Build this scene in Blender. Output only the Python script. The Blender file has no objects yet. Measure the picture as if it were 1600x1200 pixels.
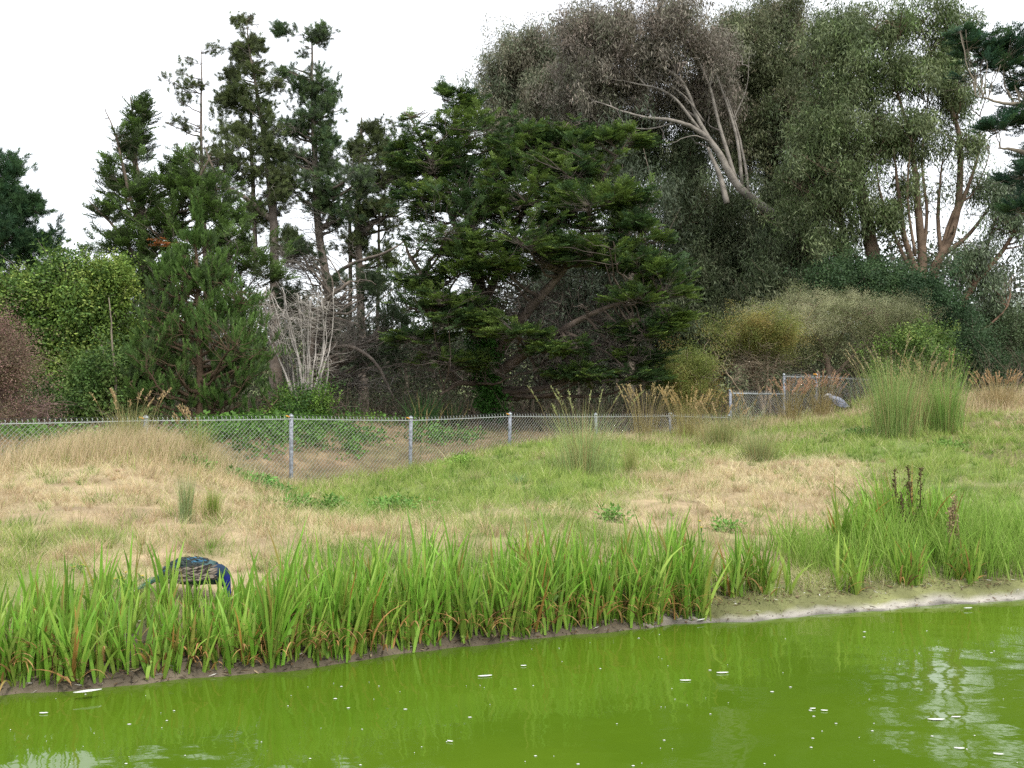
import bpy, math, random
import numpy as np
from mathutils import Vector

# ------------------------------------------------------------------ camera, world, sun, exposure
rad = math.radians
S = bpy.context.scene
F = 1604.0; CAMZ = 1.85; PITCH = math.atan(40.0 / F)
cam = bpy.data.cameras.new("camera"); camo = bpy.data.objects.new("camera", cam)
S.collection.objects.link(camo); S.camera = camo
cam.sensor_width = 36.0; cam.lens = 36.0 * F / 1600.0; cam.clip_end = 5000; cam.clip_start = 0.05
camo.location = (0, 0, CAMZ); camo.rotation_euler = (rad(90) + PITCH, 0, 0)
W = bpy.data.worlds.new("World"); S.world = W; W.use_nodes = True
wn = W.node_tree.nodes; wl = W.node_tree.links
bg = wn["Background"]
sky = wn.new("ShaderNodeTexSky"); sky.sky_type = 'NISHITA'; sky.sun_disc = False
SUN_EL, SUN_AZ = rad(56), rad(150)          # azimuth clockwise from +Y: behind and to the right of the camera
sky.sun_elevation = SUN_EL; sky.sun_rotation = SUN_AZ
cloudmix = wn.new("ShaderNodeMix"); cloudmix.data_type = 'RGBA'; cloudmix.inputs[0].default_value = 0.85
wl.new(sky.outputs[0], cloudmix.inputs[6]); cloudmix.inputs[7].default_value = (8.2, 8.35, 8.6, 1)   # thin white overcast over the blue
wl.new(cloudmix.outputs[2], bg.inputs[0]); bg.inputs[1].default_value = 0.108
sl = bpy.data.lights.new("sun", 'SUN'); so = bpy.data.objects.new("sun", sl); S.collection.objects.link(so)
sl.energy = 1.5; sl.angle = rad(10); sl.color = (1.0, 0.95, 0.87)
sd_ = Vector((math.sin(SUN_AZ) * math.cos(SUN_EL), math.cos(SUN_AZ) * math.cos(SUN_EL), math.sin(SUN_EL)))
so.rotation_euler = sd_.to_track_quat('Z', 'Y').to_euler()
S.view_settings.view_transform = 'Standard'; S.view_settings.look = 'None'
S.view_settings.exposure = 1.0; S.view_settings.gamma = 1.0
S.cycles.max_bounces = 6; S.cycles.diffuse_bounces = 3; S.cycles.transmission_bounces = 3
S.cycles.transparent_max_bounces = 4; S.cycles.glossy_bounces = 2
S.cycles.caustics_reflective = False; S.cycles.caustics_refractive = False
S.cycles.sample_clamp_indirect = 3.0; S.cycles.use_denoising = False

R = np.random.default_rng(7)
random.seed(7)
CT, ST = math.cos(PITCH), math.sin(PITCH)

def at(px, py, Y):
    """world point seen at photo pixel (px, py) at distance Y"""
    px = np.asarray(px, float); py = np.asarray(py, float); Y = np.asarray(Y, float)
    v = (600 - py) / F; s = Y / (CT - v * ST)
    return np.stack(np.broadcast_arrays((px - 800) / F * s, Y, CAMZ + s * (ST + v * CT)), -1)

# ------------------------------------------------------------------ mesh helpers
class Acc:
    def __init__(s): s.v = []; s.f = []; s.c = []; s.n = 0
    def add(s, v, f, c):
        v = np.asarray(v, np.float32).reshape(-1, 3); f = np.asarray(f, np.int32).reshape(-1, 3)
        c = np.broadcast_to(np.asarray(c, np.float32), (len(v), 3))
        s.v.append(v); s.f.append(f + s.n); s.c.append(c); s.n += len(v)
    def build(s, name, mat, parent=None, smooth=False):
        v = np.concatenate(s.v); f = np.concatenate(s.f); c = np.concatenate(s.c)
        me = bpy.data.meshes.new(name)
        off = np.zeros(3, np.float32)
        q = parent
        while q is not None: off = off + np.array(q.location, np.float32); q = q.parent
        me.vertices.add(len(v)); me.vertices.foreach_set("co", (v - off).ravel())
        me.loops.add(len(f) * 3); me.loops.foreach_set("vertex_index", f.ravel())
        me.polygons.add(len(f)); me.polygons.foreach_set("loop_start", np.arange(0, len(f) * 3, 3, dtype=np.int32))
        me.polygons.foreach_set("loop_total", np.full(len(f), 3, np.int32))
        if smooth: me.polygons.foreach_set("use_smooth", np.ones(len(f), bool))
        at_ = me.color_attributes.new("Col", 'FLOAT_COLOR', 'POINT')
        col = np.ones((len(v), 4), np.float32); col[:, :3] = np.clip(c, 0, 1)
        at_.data.foreach_set("color", col.ravel())
        me.update(calc_edges=True); me.validate()
        me.materials.append(mat)
        o = bpy.data.objects.new(name, me); S.collection.objects.link(o)
        if parent is not None: o.parent = parent
        return o

def tag(o, label=None, cat=None, group=None, kind=None):
    if label: o["label"] = label
    if cat: o["category"] = cat
    if group: o["group"] = group
    if kind: o["kind"] = kind
    return o

def empty(name, loc, label, cat, group=None):
    o = bpy.data.objects.new(name, None); S.collection.objects.link(o)
    o.location = [float(q) for q in loc]; o.empty_display_size = .2
    return tag(o, label, cat, group)

def norm(a): return a / np.maximum(np.linalg.norm(a, axis=-1, keepdims=True), 1e-9)

def tubes(A, P, Rr, sides, col, caps=True):
    """P (N,K,3), Rr (N,K); round branches"""
    P = np.asarray(P, float); N, K, _ = P.shape; Rr = np.broadcast_to(Rr, (N, K))
    T = np.empty_like(P); T[:, 1:-1] = P[:, 2:] - P[:, :-2]; T[:, 0] = P[:, 1] - P[:, 0]; T[:, -1] = P[:, -1] - P[:, -2]
    T = norm(T)
    main = norm(P[:, -1] - P[:, 0])
    ref = np.where(np.abs(main[:, 2:3]) < .8, np.array([[0, 0, 1.]]), np.array([[0, 1., 0]]))[:, None, :]
    U = norm(np.cross(T, ref)); V = np.cross(T, U)
    a = np.arange(sides) * 2 * math.pi / sides
    v = P[:, :, None] + Rr[:, :, None, None] * (np.cos(a)[:, None] * U[:, :, None] + np.sin(a)[:, None] * V[:, :, None])
    idx = np.arange(N * K * sides).reshape(N, K, sides)
    a0 = idx[:, :-1]; b0 = np.roll(a0, -1, 2); a1 = idx[:, 1:]; b1 = np.roll(a1, -1, 2)
    f = np.concatenate([np.stack([a0, b0, b1], -1).reshape(-1, 3), np.stack([a0, b1, a1], -1).reshape(-1, 3)])
    c = np.asarray(col, float)
    if c.ndim == 2 and len(c) == N: c = np.repeat(c, K * sides, 0)
    elif c.ndim == 3: c = np.repeat(c.reshape(-1, 3), sides, 0)
    if caps and sides > 3:
        for k in range(1, sides - 1):
            f = np.concatenate([f, np.stack([idx[:, 0, 0], idx[:, 0, k + 1], idx[:, 0, k]], -1), np.stack([idx[:, -1, 0], idx[:, -1, k], idx[:, -1, k + 1]], -1)])
    A.add(v.reshape(-1, 3), f, c)

def spline(pts, n):
    """Catmull-Rom through pts (M,D) -> (n,D)"""
    p = np.asarray(pts, float); p = np.concatenate([[2 * p[0] - p[1]], p, [2 * p[-1] - p[-2]]])
    m = len(p) - 3; t = np.linspace(0, m, n); i = np.minimum(t.astype(int), m - 1); u = (t - i)[:, None]
    a, b, c, d = p[i], p[i + 1], p[i + 2], p[i + 3]
    return .5 * ((2 * b) + (c - a) * u + (2 * a - 5 * b + 4 * c - d) * u ** 2 + (3 * b - a - 3 * c + d) * u ** 3)

def blades(A, pos, h, w, az, lean, bend, K, c0, c1, twist=None, prof=1.6):
    """upright strips with a pointed tip; all args per blade"""
    pos = np.asarray(pos, float); N = len(pos)
    bc = lambda q: np.broadcast_to(np.asarray(q, float), (N,))
    h, w, az, lean, bend = map(bc, (h, w, az, lean, bend))
    t = np.linspace(0, 1, K + 1)
    th = lean[:, None] + bend[:, None] * (t[None, :-1] ** 1.3)
    hz = np.concatenate([np.zeros((N, 1)), np.cumsum(np.sin(th), 1)], 1) * h[:, None] / K
    vt = np.concatenate([np.zeros((N, 1)), np.cumsum(np.cos(th), 1)], 1) * h[:, None] / K
    d = np.stack([np.cos(az), np.sin(az), np.zeros(N)], -1)
    c = pos[:, None] + hz[..., None] * d[:, None] + vt[..., None] * np.array([0, 0, 1.])
    tw = bc(R.uniform(0, math.pi, N) if twist is None else twist)
    s = np.stack([np.cos(tw), np.sin(tw), np.zeros(N)], -1)
    wd = w[:, None] * .5 * np.maximum(1 - t[None] ** prof, 0) * (0.65 + .35 * np.minimum(t[None] * 4, 1))
    L = c[:, :-1] + wd[:, :-1, None] * s[:, None]; Rt = c[:, :-1] - wd[:, :-1, None] * s[:, None]
    V = np.concatenate([np.stack([L, Rt], 2).reshape(N, 2 * K, 3), c[:, -1:]], 1)
    n = 2 * K + 1; base = (np.arange(N) * n)[:, None]
    fs = []
    for k in range(K - 1):
        fs += [base + np.array([2 * k, 2 * k + 1, 2 * k + 3]), base + np.array([2 * k, 2 * k + 3, 2 * k + 2])]
    fs.append(base + np.array([2 * K - 2, 2 * K - 1, 2 * K]))
    tt = np.concatenate([np.repeat(t[:-1], 2), [1.]])[None, :, None]
    c0 = np.broadcast_to(c0, (N, 3))[:, None]; c1 = np.broadcast_to(c1, (N, 3))[:, None]
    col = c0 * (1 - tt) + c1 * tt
    A.add(V.reshape(-1, 3), np.concatenate(fs), col.reshape(-1, 3))

def scatter(A, protos, pos, dirs, s, tint, up=None, roll=None):
    """place foliage prototypes (verts, faces, shade) with their +x along dirs"""
    M = len(pos); which = R.integers(0, len(protos), M)
    X = norm(dirs); upv = np.array([0, 0, 1.]) + R.normal(0, .25 if roll is None else roll, (M, 3))
    Y_ = norm(np.cross(upv, X)); Z = np.cross(X, Y_)
    Rm = np.stack([X, Y_, Z], -1) * np.asarray(s, float).reshape(-1, 1, 1)
    for k, (pv, pf, pc) in enumerate(protos):
        m = np.nonzero(which == k)[0]
        if not len(m): continue
        v = np.einsum('mij,vj->mvi', Rm[m], pv) + pos[m][:, None]
        f = pf[None] + (np.arange(len(m)) * len(pv))[:, None, None]
        A.add(v.reshape(-1, 3), f.reshape(-1, 3), (tint[m][:, None] * pc[None]).reshape(-1, 3))

def leafset(c, d, n, L, Wd, shade):
    """rhombus leaves: centre c, direction d, normal n"""
    c = np.asarray(c); d = norm(d); s = norm(np.cross(n, d)); N = len(c)
    L = np.broadcast_to(L, (N,))[:, None]; Wd = np.broadcast_to(Wd, (N,))[:, None]
    v = np.stack([c, c + d * L * .4 + s * Wd * .5, c + d * L, c + d * L * .4 - s * Wd * .5], 1).reshape(-1, 3)
    b = (np.arange(N) * 4)[:, None]
    f = np.concatenate([b + np.array([0, 1, 2]), b + np.array([0, 2, 3])])
    col = np.repeat(np.broadcast_to(shade, (N,)), 4)[:, None] * np.ones(3)
    return v, f, col

def p_pine(n=44, L=.15, W_=.011, shoot=.16, ang=(20, 75)):
    x = R.uniform(0, shoot, n); a = np.radians(R.uniform(*ang, n)) * (1 - .5 * x / shoot); ph = R.uniform(0, 2 * math.pi, n)
    d = np.stack([np.cos(a), np.sin(a) * np.cos(ph), np.sin(a) * np.sin(ph)], -1)
    c = np.stack([x, 0 * x, 0 * x], -1)
    return leafset(c, d, R.normal(size=(n, 3)), L * R.uniform(.8, 1.15, n), W_, R.uniform(.75, 1.25, n))

def p_cyp(n=70):
    """a flat plume of scale foliage, unit length"""
    k = 13; cs = []; ds = []; Ls = []
    for i in range(k):
        x = .08 + .92 * i / k; side = 1 if i % 2 else -1; ln = .42 * (1 - .75 * x) + .06
        for j in range(5):
            q = (j + .3) / 5 * ln; a = side * R.uniform(.5, .9)
            cs.append([x + math.cos(a) * q, math.sin(a) * q, R.normal(0, .02) + .1 * q])
            a2 = a + R.normal(0, .5); ds.append([math.cos(a2), math.sin(a2), R.uniform(-.1, .45)]); Ls.append(R.uniform(.1, .2))
        cs.append([x, 0, 0]); ds.append([1, R.normal(0, .3), .2]); Ls.append(.2)
    cs = np.array(cs); ds = np.array(ds); N = len(cs)
    nn = np.array([0, 0, 1.]) + R.normal(0, .5, (N, 3))
    return leafset(cs, ds, nn, np.array(Ls), .055, R.uniform(.75, 1.3, N) * (.6 + .85 * cs[:, 0]))

def p_euc(n=42, rad_=.38, L=.2, W_=.034):
    q = norm(R.normal(size=(n, 3))) * (R.random((n, 1)) ** .5) * rad_ * np.array([1, 1, 1.25])
    d = np.array([0, 0, -1.]) + R.normal(0, .62, (n, 3))
    # prototypes are placed with +x along the twig, so "down" is put back by scatter_world
    return leafset(q, d, R.normal(size=(n, 3)), L * R.uniform(.6, 1.15, n), W_ * R.uniform(.8, 1.2, n), R.uniform(.7, 1.3, n))

def p_broad(n=34, rad_=.28, L=.09, W_=.05, upb=.4):
    q = norm(R.normal(size=(n, 3))) * (R.random((n, 1)) ** .4) * rad_
    d = norm(q) + np.array([0, 0, -.2]) + R.normal(0, .6, (n, 3)); nn = norm(q) + np.array([0, 0, upb]) + R.normal(0, .5, (n, 3))
    return leafset(q, d, nn, L * R.uniform(.6, 1.2, n), W_, R.uniform(.75, 1.25, n))

# ------------------------------------------------------------------ materials
def mat(name, rough=.7, transl=0.0, spec=.3, nscale=0, namt=0, bump=0, bscale=20, col=None, metal=0):
    m = bpy.data.materials.new(name); m.use_nodes = True; nt = m.node_tree; n = nt.nodes; l = nt.links
    p = n["Principled BSDF"]; p.inputs["Roughness"].default_value = rough; p.inputs["Specular IOR Level"].default_value = spec
    p.inputs["Metallic"].default_value = metal
    if col is None:
        a = n.new("ShaderNodeAttribute"); a.attribute_name = "Col"; src = a.outputs["Color"]
    else:
        r = n.new("ShaderNodeRGB"); r.outputs[0].default_value = (*col, 1); src = r.outputs[0]
    if nscale or bump:
        tc = n.new("ShaderNodeTexCoord")
    if nscale:
        nz = n.new("ShaderNodeTexNoise"); nz.inputs["Scale"].default_value = nscale; nz.inputs["Detail"].default_value = 6
        l.new(tc.outputs["Object"], nz.inputs["Vector"])
        mr = n.new("ShaderNodeMapRange"); mr.inputs[1].default_value = .3; mr.inputs[2].default_value = .7
        mr.inputs[3].default_value = 1 - namt; mr.inputs[4].default_value = 1 + namt; l.new(nz.outputs[0], mr.inputs[0])
        mx = n.new("ShaderNodeMix"); mx.data_type = 'RGBA'; mx.blend_type = 'MULTIPLY'; mx.inputs[0].default_value = 1
        l.new(src, mx.inputs[6]); l.new(mr.outputs[0], mx.inputs[7]); src = mx.outputs[2]
    if bump:
        nb = n.new("ShaderNodeTexNoise"); nb.inputs["Scale"].default_value = bscale; nb.inputs["Detail"].default_value = 5
        l.new(tc.outputs["Object"], nb.inputs["Vector"])
        b = n.new("ShaderNodeBump"); b.inputs["Strength"].default_value = .8; b.inputs["Distance"].default_value = bump
        l.new(nb.outputs[0], b.inputs["Height"]); l.new(b.outputs[0], p.inputs["Normal"])
    l.new(src, p.inputs["Base Color"])
    if transl:
        t = n.new("ShaderNodeBsdfTranslucent"); l.new(src, t.inputs[0]); ms = n.new("ShaderNodeMixShader")
        ms.inputs[0].default_value = transl; l.new(p.outputs[0], ms.inputs[1]); l.new(t.outputs[0], ms.inputs[2])
        l.new(ms.outputs[0], n["Material Output"].inputs[0])
    return m

M_LEAF = mat("leaf", .6, .25, .25)
M_EUC = mat("eucalyptus_leaf", .55, .15, .35)
M_GRASS = mat("grass_blade", .6, .35, .2)
M_IRIS = mat("iris_leaf", .5, .35, .35)
M_BARK = mat("bark", .9, 0, .15, 3.0, .45, .03, 14)
M_TWIG = mat("twig", .9, 0, .1)
M_GROUND = mat("ground_soil", .95, 0, .1, 2.2, .3, .04, 25)
M_GALV = mat("galvanised_steel", .5, 0, .5, 12, .25, .002, 60, (.36, .39, .42), .35)
M_POST = mat("weathered_post", .7, 0, .3, 22, .5, .004, 60, (.24, .255, .29), .1)
M_WIRE = mat("chain_link_wire", .5, 0, .5, 0, 0, 0, 0, (.42, .44, .43), .3)
M_DARK = mat("dark_wire", .6, 0, .3, 0, 0, 0, 0, (.03, .03, .03))
M_ORANGE = mat("orange_plastic", .5, 0, .4, 0, 0, 0, 0, (.7, .33, .04))
M_FEATH = mat("plumage", .75, 0, .2)
M_WHITE = mat("white_feather", .7, .2, .3, 0, 0, 0, 0, (.72, .72, .69))
M_ROCK = mat("stone", .9, 0, .2, 8, .3, .01, 30)
M_BLOOM = mat("bloom", .6, .3, .2)

# ------------------------------------------------------------------ terrain
SHX = np.array([-60, -8, -3.33, -1.805, -1.39, -.5, .53, 1.38, 1.96, 2.91, 3.94, 5.02, 12, 60.])
SHY = np.array([-5, 5.4, 6.67, 7.24, 7.42, 8.02, 8.48, 8.86, 8.99, 9.33, 9.73, 10.06, 12.2, 30.])
def shoreY(x):
    x = np.asarray(x, float)
    return np.interp(x, SHX, SHY) + .03 * np.sin(x * 5.1) + .02 * np.sin(x * 13.7 + 1)
CP = []
def cp(*a):
    for px, py, Y in a: CP.append(at(px, py, Y))
cp((-200, 905, 8.8), (-200, 815, 11.5), (-200, 760, 15), (-200, 750, 17), (0, 885, 9.3), (0, 810, 11.6), (0, 758, 15), (0, 737, 17), (200, 885, 9.4), (200, 805, 12), (200, 748, 15), (210, 706, 17.6),
   (300, 880, 9.6), (300, 800, 13), (300, 745, 16), (310, 722, 18), (370, 850, 10.5), (370, 800, 14), (375, 757, 18.5), (450, 865, 10), (450, 820, 13), (450, 785, 17), (455, 762, 21.3),
   (600, 865, 10.2), (600, 815, 13.5), (600, 775, 18), (640, 740, 23.3), (800, 865, 10.2), (800, 815, 13), (800, 765, 17), (800, 728, 21.5), (798, 703, 25.3),
   (930, 865, 10.6), (930, 800, 14), (930, 735, 20), (930, 688, 27.2), (1047, 682, 29.3), (1100, 870, 10.8), (1100, 810, 13.5), (1100, 745, 19), (1100, 700, 26), (1147, 667, 31.4),
   (1235, 885, 11), (1235, 810, 14), (1235, 740, 19.5), (1235, 690, 26), (1235, 655, 33.3), (1320, 870, 11.6), (1320, 790, 15), (1320, 720, 21), (1320, 637, 35),
   (1400, 850, 12.5), (1400, 760, 17), (1400, 685, 24), (1400, 618, 34), (1500, 840, 12.8), (1500, 750, 17.5), (1500, 680, 24.5), (1510, 628, 33), (1600, 840, 13), (1600, 740, 18), (1600, 665, 26), (1600, 614, 34),
   (1800, 830, 13.5), (1800, 720, 19), (1800, 640, 27), (1800, 600, 35))
# behind the fence
cp((-100, 700, 20.5), (50, 700, 21), (50, 680, 26), (50, 668, 33), (228, 715, 20), (300, 740, 20.5), (228, 685, 25), (250, 664, 32), (400, 765, 21.5), (400, 700, 24.5), (400, 664, 28.5), (540, 763, 23.5), (540, 700, 26.5), (545, 664, 30), (640, 735, 25), (660, 690, 29), (700, 672, 34),
   (760, 705, 27.5), (800, 675, 33), (930, 676, 33), (1047, 665, 34), (1147, 655, 36), (1240, 642, 38), (1320, 633, 40), (1400, 615, 42), (1500, 610, 44), (1650, 602, 46), (1900, 595, 46),
   (-300, 668, 40), (0, 655, 45), (400, 655, 45), (800, 655, 45), (1200, 640, 50), (1600, 610, 60))
for x in (-8, -6, -4.5, -3.33, -1.8, -.5, .6, 1.4, 2.2, 3, 4, 5, 7, 10, 13):
    y = float(np.interp(x, SHX, SHY)); CP.append(np.array([x, y, 0.0])); CP.append(np.array([x, y - 1, -.3])); CP.append(np.array([x, y - 3, -.6])); CP.append(np.array([x, y + .8, .17]))
for x in (-30, -15, 0, 15): CP.append(np.array([x, -2, -1.]))
for x in (-28, 34): 
    for y in (18, 34, 60): CP.append(np.array([x, y, 1.0 if x < 0 else 2.3]))
CP = np.array(CP, float)
def _U(r2): return .5 * r2 * np.log(np.maximum(r2, 1e-12))
_n = len(CP); _D = ((CP[:, None, :2] - CP[None, :, :2]) ** 2).sum(-1)
_K = np.zeros((_n + 3, _n + 3)); _K[:_n, :_n] = _U(_D) + np.eye(_n) * .15
_K[:_n, _n] = 1; _K[:_n, _n + 1:] = CP[:, :2]; _K[_n:, :_n] = _K[:_n, _n:].T
_w = np.linalg.solve(_K, np.concatenate([CP[:, 2], [0, 0, 0]]))

def sstep(a, b, x): t = np.clip((x - a) / (b - a), 0, 1); return t * t * (3 - 2 * t)
def vnoise(x, y, s, seed=0):
    """smooth value noise in [-1,1]"""
    x = np.asarray(x, float) / s + 100.3 * seed; y = np.asarray(y, float) / s + 57.1 * seed
    xi, yi = np.floor(x), np.floor(y); fx, fy = x - xi, y - yi; fx = fx * fx * (3 - 2 * fx); fy = fy * fy * (3 - 2 * fy)
    h = lambda a, b: (np.sin(a * 127.1 + b * 311.7 + seed * 17.3) * 43758.5453) % 1.0
    return ((h(xi, yi) * (1 - fx) + h(xi + 1, yi) * fx) * (1 - fy) + (h(xi, yi + 1) * (1 - fx) + h(xi + 1, yi + 1) * fx) * fy) * 2 - 1

def H(x, y):
    x = np.asarray(x, float); y = np.asarray(y, float); sh = x.shape; X = x.ravel(); Y = y.ravel(); out = np.empty(len(X))
    for i in range(0, len(X), 20000):
        q = np.stack([X[i:i + 20000], Y[i:i + 20000]], -1)
        d = ((q[:, None] - CP[None, :, :2]) ** 2).sum(-1)
        out[i:i + 20000] = _U(d) @ _w[:_n] + _w[_n] + q @ _w[_n + 1:]
    z = out
    far = sstep(46, 62, Y); side = sstep(20, 30, np.abs(X - 2))
    zf = 1.2 + .05 * np.maximum(Y - 50, 0) + np.where(X > 5, .6, 0) * sstep(5, 20, X)
    zf = zf + 8 * sstep(110, 260, Y)
    zs = np.where(Y > 20, 1.4, .07 * Y)
    z = z * (1 - side) + zs * side; z = z * (1 - far) + zf * far
    s = Y - shoreY(X)
    z = np.where(s > 0, np.maximum(z, .01) + .075 * sstep(0, .1 + .25 * sstep(.8, 1.8, X), s) * (1 - .55 * sstep(.8, 1.8, X)) + (.012 * vnoise(X, Y, .13, 71) + .008 * vnoise(X, Y, .06, 72)) * sstep(0.02, .1, s), np.minimum(z, 0) - .06 * sstep(0, -.1, s))
    z = z + (s > .3) * (.03 * vnoise(X, Y, .9, 1) + .015 * vnoise(X, Y, .3, 2)) * sstep(.3, 1, s)
    return z.reshape(sh)

# colour of the ground cover: 0 = straw, 1 = green; patches as they lie on the bank
GREENP = []   # (x, y, r, strength)
def gp(px, py, Y, r, s): q = at(px, py, Y); GREENP.append((q[0], q[1], r, s))
for a in ((400, 768, 17.5, .8, .9), (515, 800, 14.5, .5, .6), (600, 805, 14.5, .8, .6), (650, 790, 15.5, 1.2, .5), (600, 750, 21.5, 2.4, .9), (780, 745, 20, 2.6, .8), (850, 775, 16, 2.2, .75), (700, 770, 18, 2, .65), (860, 705, 25, 2.5, .8), (500, 785, 17, 1.5, .5),
          (1000, 690, 27, 2.5, .4), (1330, 660, 29, 3, .8), (1250, 690, 26, 2.5, .5), (1320, 700, 23, 2.0, .8), (1560, 780, 15, 2.5, 1), (1600, 700, 21, 3, .7), (1450, 720, 19, 2, .7), (1580, 850, 12, 2, 1),
          (150, 850, 10.3, .8, .5), (60, 860, 10, .7, .45), (960, 770, 16.5, 1.6, .7), (750, 850, 10.8, 1.5, .4), (560, 840, 11.5, 1.6, .35), (1000, 835, 12, 1.6, .4), (40, 770, 13.5, .8, .3), (1440, 655, 28, 2.0, .7), (130, 815, 11.6, .6, .3)): gp(*a)
STRAWP = []
for a in ((150, 790, 13, 2.2), (200, 720, 16.5, 2.4), (300, 830, 11.6, 1.2), (380, 820, 12.5, 1.2), (1240, 770, 17, 2.2), (1150, 790, 15, 2), (1100, 815, 13.5, 1.7), (1270, 740, 20, 1.6), (880, 722, 22.5, .9), (650, 850, 11, 1.0), (1500, 640, 31, 3)):
    q = at(*a[:3]); STRAWP.append((q[0], q[1], a[3], 1.0))
def greenness(x, y):
    g = .40 + .5 * vnoise(x, y, 1.1, 3) + .3 * vnoise(x, y, .4, 4)
    for a, b, r, s in GREENP: g = g + s * np.exp(-((x - a) ** 2 + (y - b) ** 2 * .7) / r ** 2)
    for a, b, r, s in STRAWP: g = g - .8 * s * np.exp(-((x - a) ** 2 + (y - b) ** 2 * .7) / r ** 2)
    return np.clip(g, 0, 1)
def fenceY(x): return 25.38 + (np.asarray(x) / 2.2768) * 2.0294
def behind(x, y): return sstep(0, 1.0, y - fenceY(x) - np.where(x > 9, -50, 0) + 0)

ys = np.concatenate([np.linspace(-3, 4.5, 8), np.arange(4.8, 14, .07), np.arange(14, 26, .15), np.arange(26, 50, .35), np.geomspace(50, 320, 40)])
xs = np.concatenate([-np.geomspace(9, 240, 40)[::-1], np.arange(-8.9, 13.9, .1), np.geomspace(14, 240, 40)])
GX, GY = np.meshgrid(xs, ys); GZ = H(GX, GY)
g = greenness(GX, GY)[..., None]; bh = behind(GX, GY)[..., None]
straw = np.array([.36, .28, .17]); green = np.array([.17, .21, .07]); soil = np.array([.25, .18, .12]); mud = np.array([.085, .07, .05]); sand = np.array([.36, .335, .29]) * (1 + .25 * vnoise(GX, GY, .16, 73)[..., None])  # straw ground colour darkened to stand in for contact shadow under the blades
nz = vnoise(GX, GY, .25, 6)[..., None]
col = straw * (1 - g) + green * g
col = col * (1 + .12 * nz) 
redp = np.clip(vnoise(GX, GY, .7, 8), 0, 1)[..., None] * (1 - g); col = col * (1 - .5 * redp) + soil * .5 * redp
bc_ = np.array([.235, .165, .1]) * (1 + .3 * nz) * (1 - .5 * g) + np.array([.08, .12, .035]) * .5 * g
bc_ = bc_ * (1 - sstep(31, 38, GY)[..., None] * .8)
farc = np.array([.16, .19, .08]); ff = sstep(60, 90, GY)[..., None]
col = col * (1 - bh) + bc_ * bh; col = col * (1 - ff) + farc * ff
sdist = (GY - shoreY(GX))[..., None]
wsand = sstep(.9, 1.6, GX)[..., None]
edge = mud * (1 - wsand) + sand * wsand
ew2 = 1 - sstep(.7 + .25 * nz, 1.0 + .25 * nz, sdist)
col = col * (1 - ew2 * wsand) + np.array([.17, .175, .075]) * (1 + .5 * nz) * ew2 * wsand
ew = (1 - sstep(.07 + .04 * nz, .15 + .06 * nz, sdist)) * wsand + (1 - wsand) * (1 - sstep(.6, 1.0, sdist))
col = col * (1 - ew) + edge * ew
col = np.where(sdist < .03, mud * 1.6 * (1 - wsand) + sand * .45 * wsand, col)
A = Acc(); ny, nx = GX.shape; idx = np.arange(nx * ny).reshape(ny, nx)
a, b, c, d = idx[:-1, :-1], idx[:-1, 1:], idx[1:, 1:], idx[1:, :-1]
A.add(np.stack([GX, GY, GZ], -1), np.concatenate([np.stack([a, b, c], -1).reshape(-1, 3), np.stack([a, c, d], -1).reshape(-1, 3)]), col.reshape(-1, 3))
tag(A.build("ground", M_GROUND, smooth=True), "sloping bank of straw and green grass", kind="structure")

# far hills
A = Acc()
hx = np.linspace(-500, 700, 160); hy = np.linspace(320, 900, 30); HX, HY = np.meshgrid(hx, hy)
ridge = 18 + 34 * np.exp(-((HX - 330) / 150) ** 2) + 6 * vnoise(HX, HY, 80, 3) + 3 * vnoise(HX, HY, 22, 5)
HZ = 20 + (ridge) * sstep(320, 620, HY) - 14 * sstep(330, 320, HY)
ny, nx = HX.shape; idx = np.arange(nx * ny).reshape(ny, nx); a, b, c, d = idx[:-1, :-1], idx[:-1, 1:], idx[1:, 1:], idx[1:, :-1]
hc = np.array([.20, .23, .19]) * (1 + .25 * vnoise(HX, HY, 25, 9)[..., None])
A.add(np.stack([HX, HY, HZ - 4], -1), np.concatenate([np.stack([a, b, c], -1).reshape(-1, 3), np.stack([a, c, d], -1).reshape(-1, 3)]), hc.reshape(-1, 3))
tag(A.build("hills", M_GROUND, smooth=True), kind="structure")

# ------------------------------------------------------------------ pond water
me = bpy.data.meshes.new("pond_water")
me.from_pydata([(-60, -40, 0), (60, -40, 0), (60, 40, 0), (-60, 40, 0)], [], [(0, 1, 2, 3)])
# keep the sheet inside the pond: cut it along a line just behind the shore
vx = [(float(x), float(np.interp(x, SHX, SHY)) + .5, 0.0) for x in SHX]
me.clear_geometry(); me.from_pydata([(-60, -60, 0), (60, -60, 0)] + [(v[0], v[1], 0) for v in vx[::-1]], [], [tuple(range(2 + len(vx)))])
wm = bpy.data.materials.new("algae_water"); wm.use_nodes = True; n = wm.node_tree.nodes; l = wm.node_tree.links
p = n["Principled BSDF"]; p.inputs["Roughness"].default_value = .04; p.inputs["IOR"].default_value = 1.333
tc = n.new("ShaderNodeTexCoord")
cn = n.new("ShaderNodeTexNoise"); cn.inputs["Scale"].default_value = .35; cn.inputs["Detail"].default_value = 3; l.new(tc.outputs["Object"], cn.inputs["Vector"])
cr = n.new("ShaderNodeValToRGB"); l.new(cn.outputs[0], cr.inputs[0])
cr.color_ramp.elements[0].position = .3; cr.color_ramp.elements[0].color = (.058, .114, .006, 1)
cr.color_ramp.elements[1].position = .7; cr.color_ramp.elements[1].color = (.084, .142, .009, 1)
l.new(cr.outputs[0], p.inputs["Base Color"])
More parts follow.
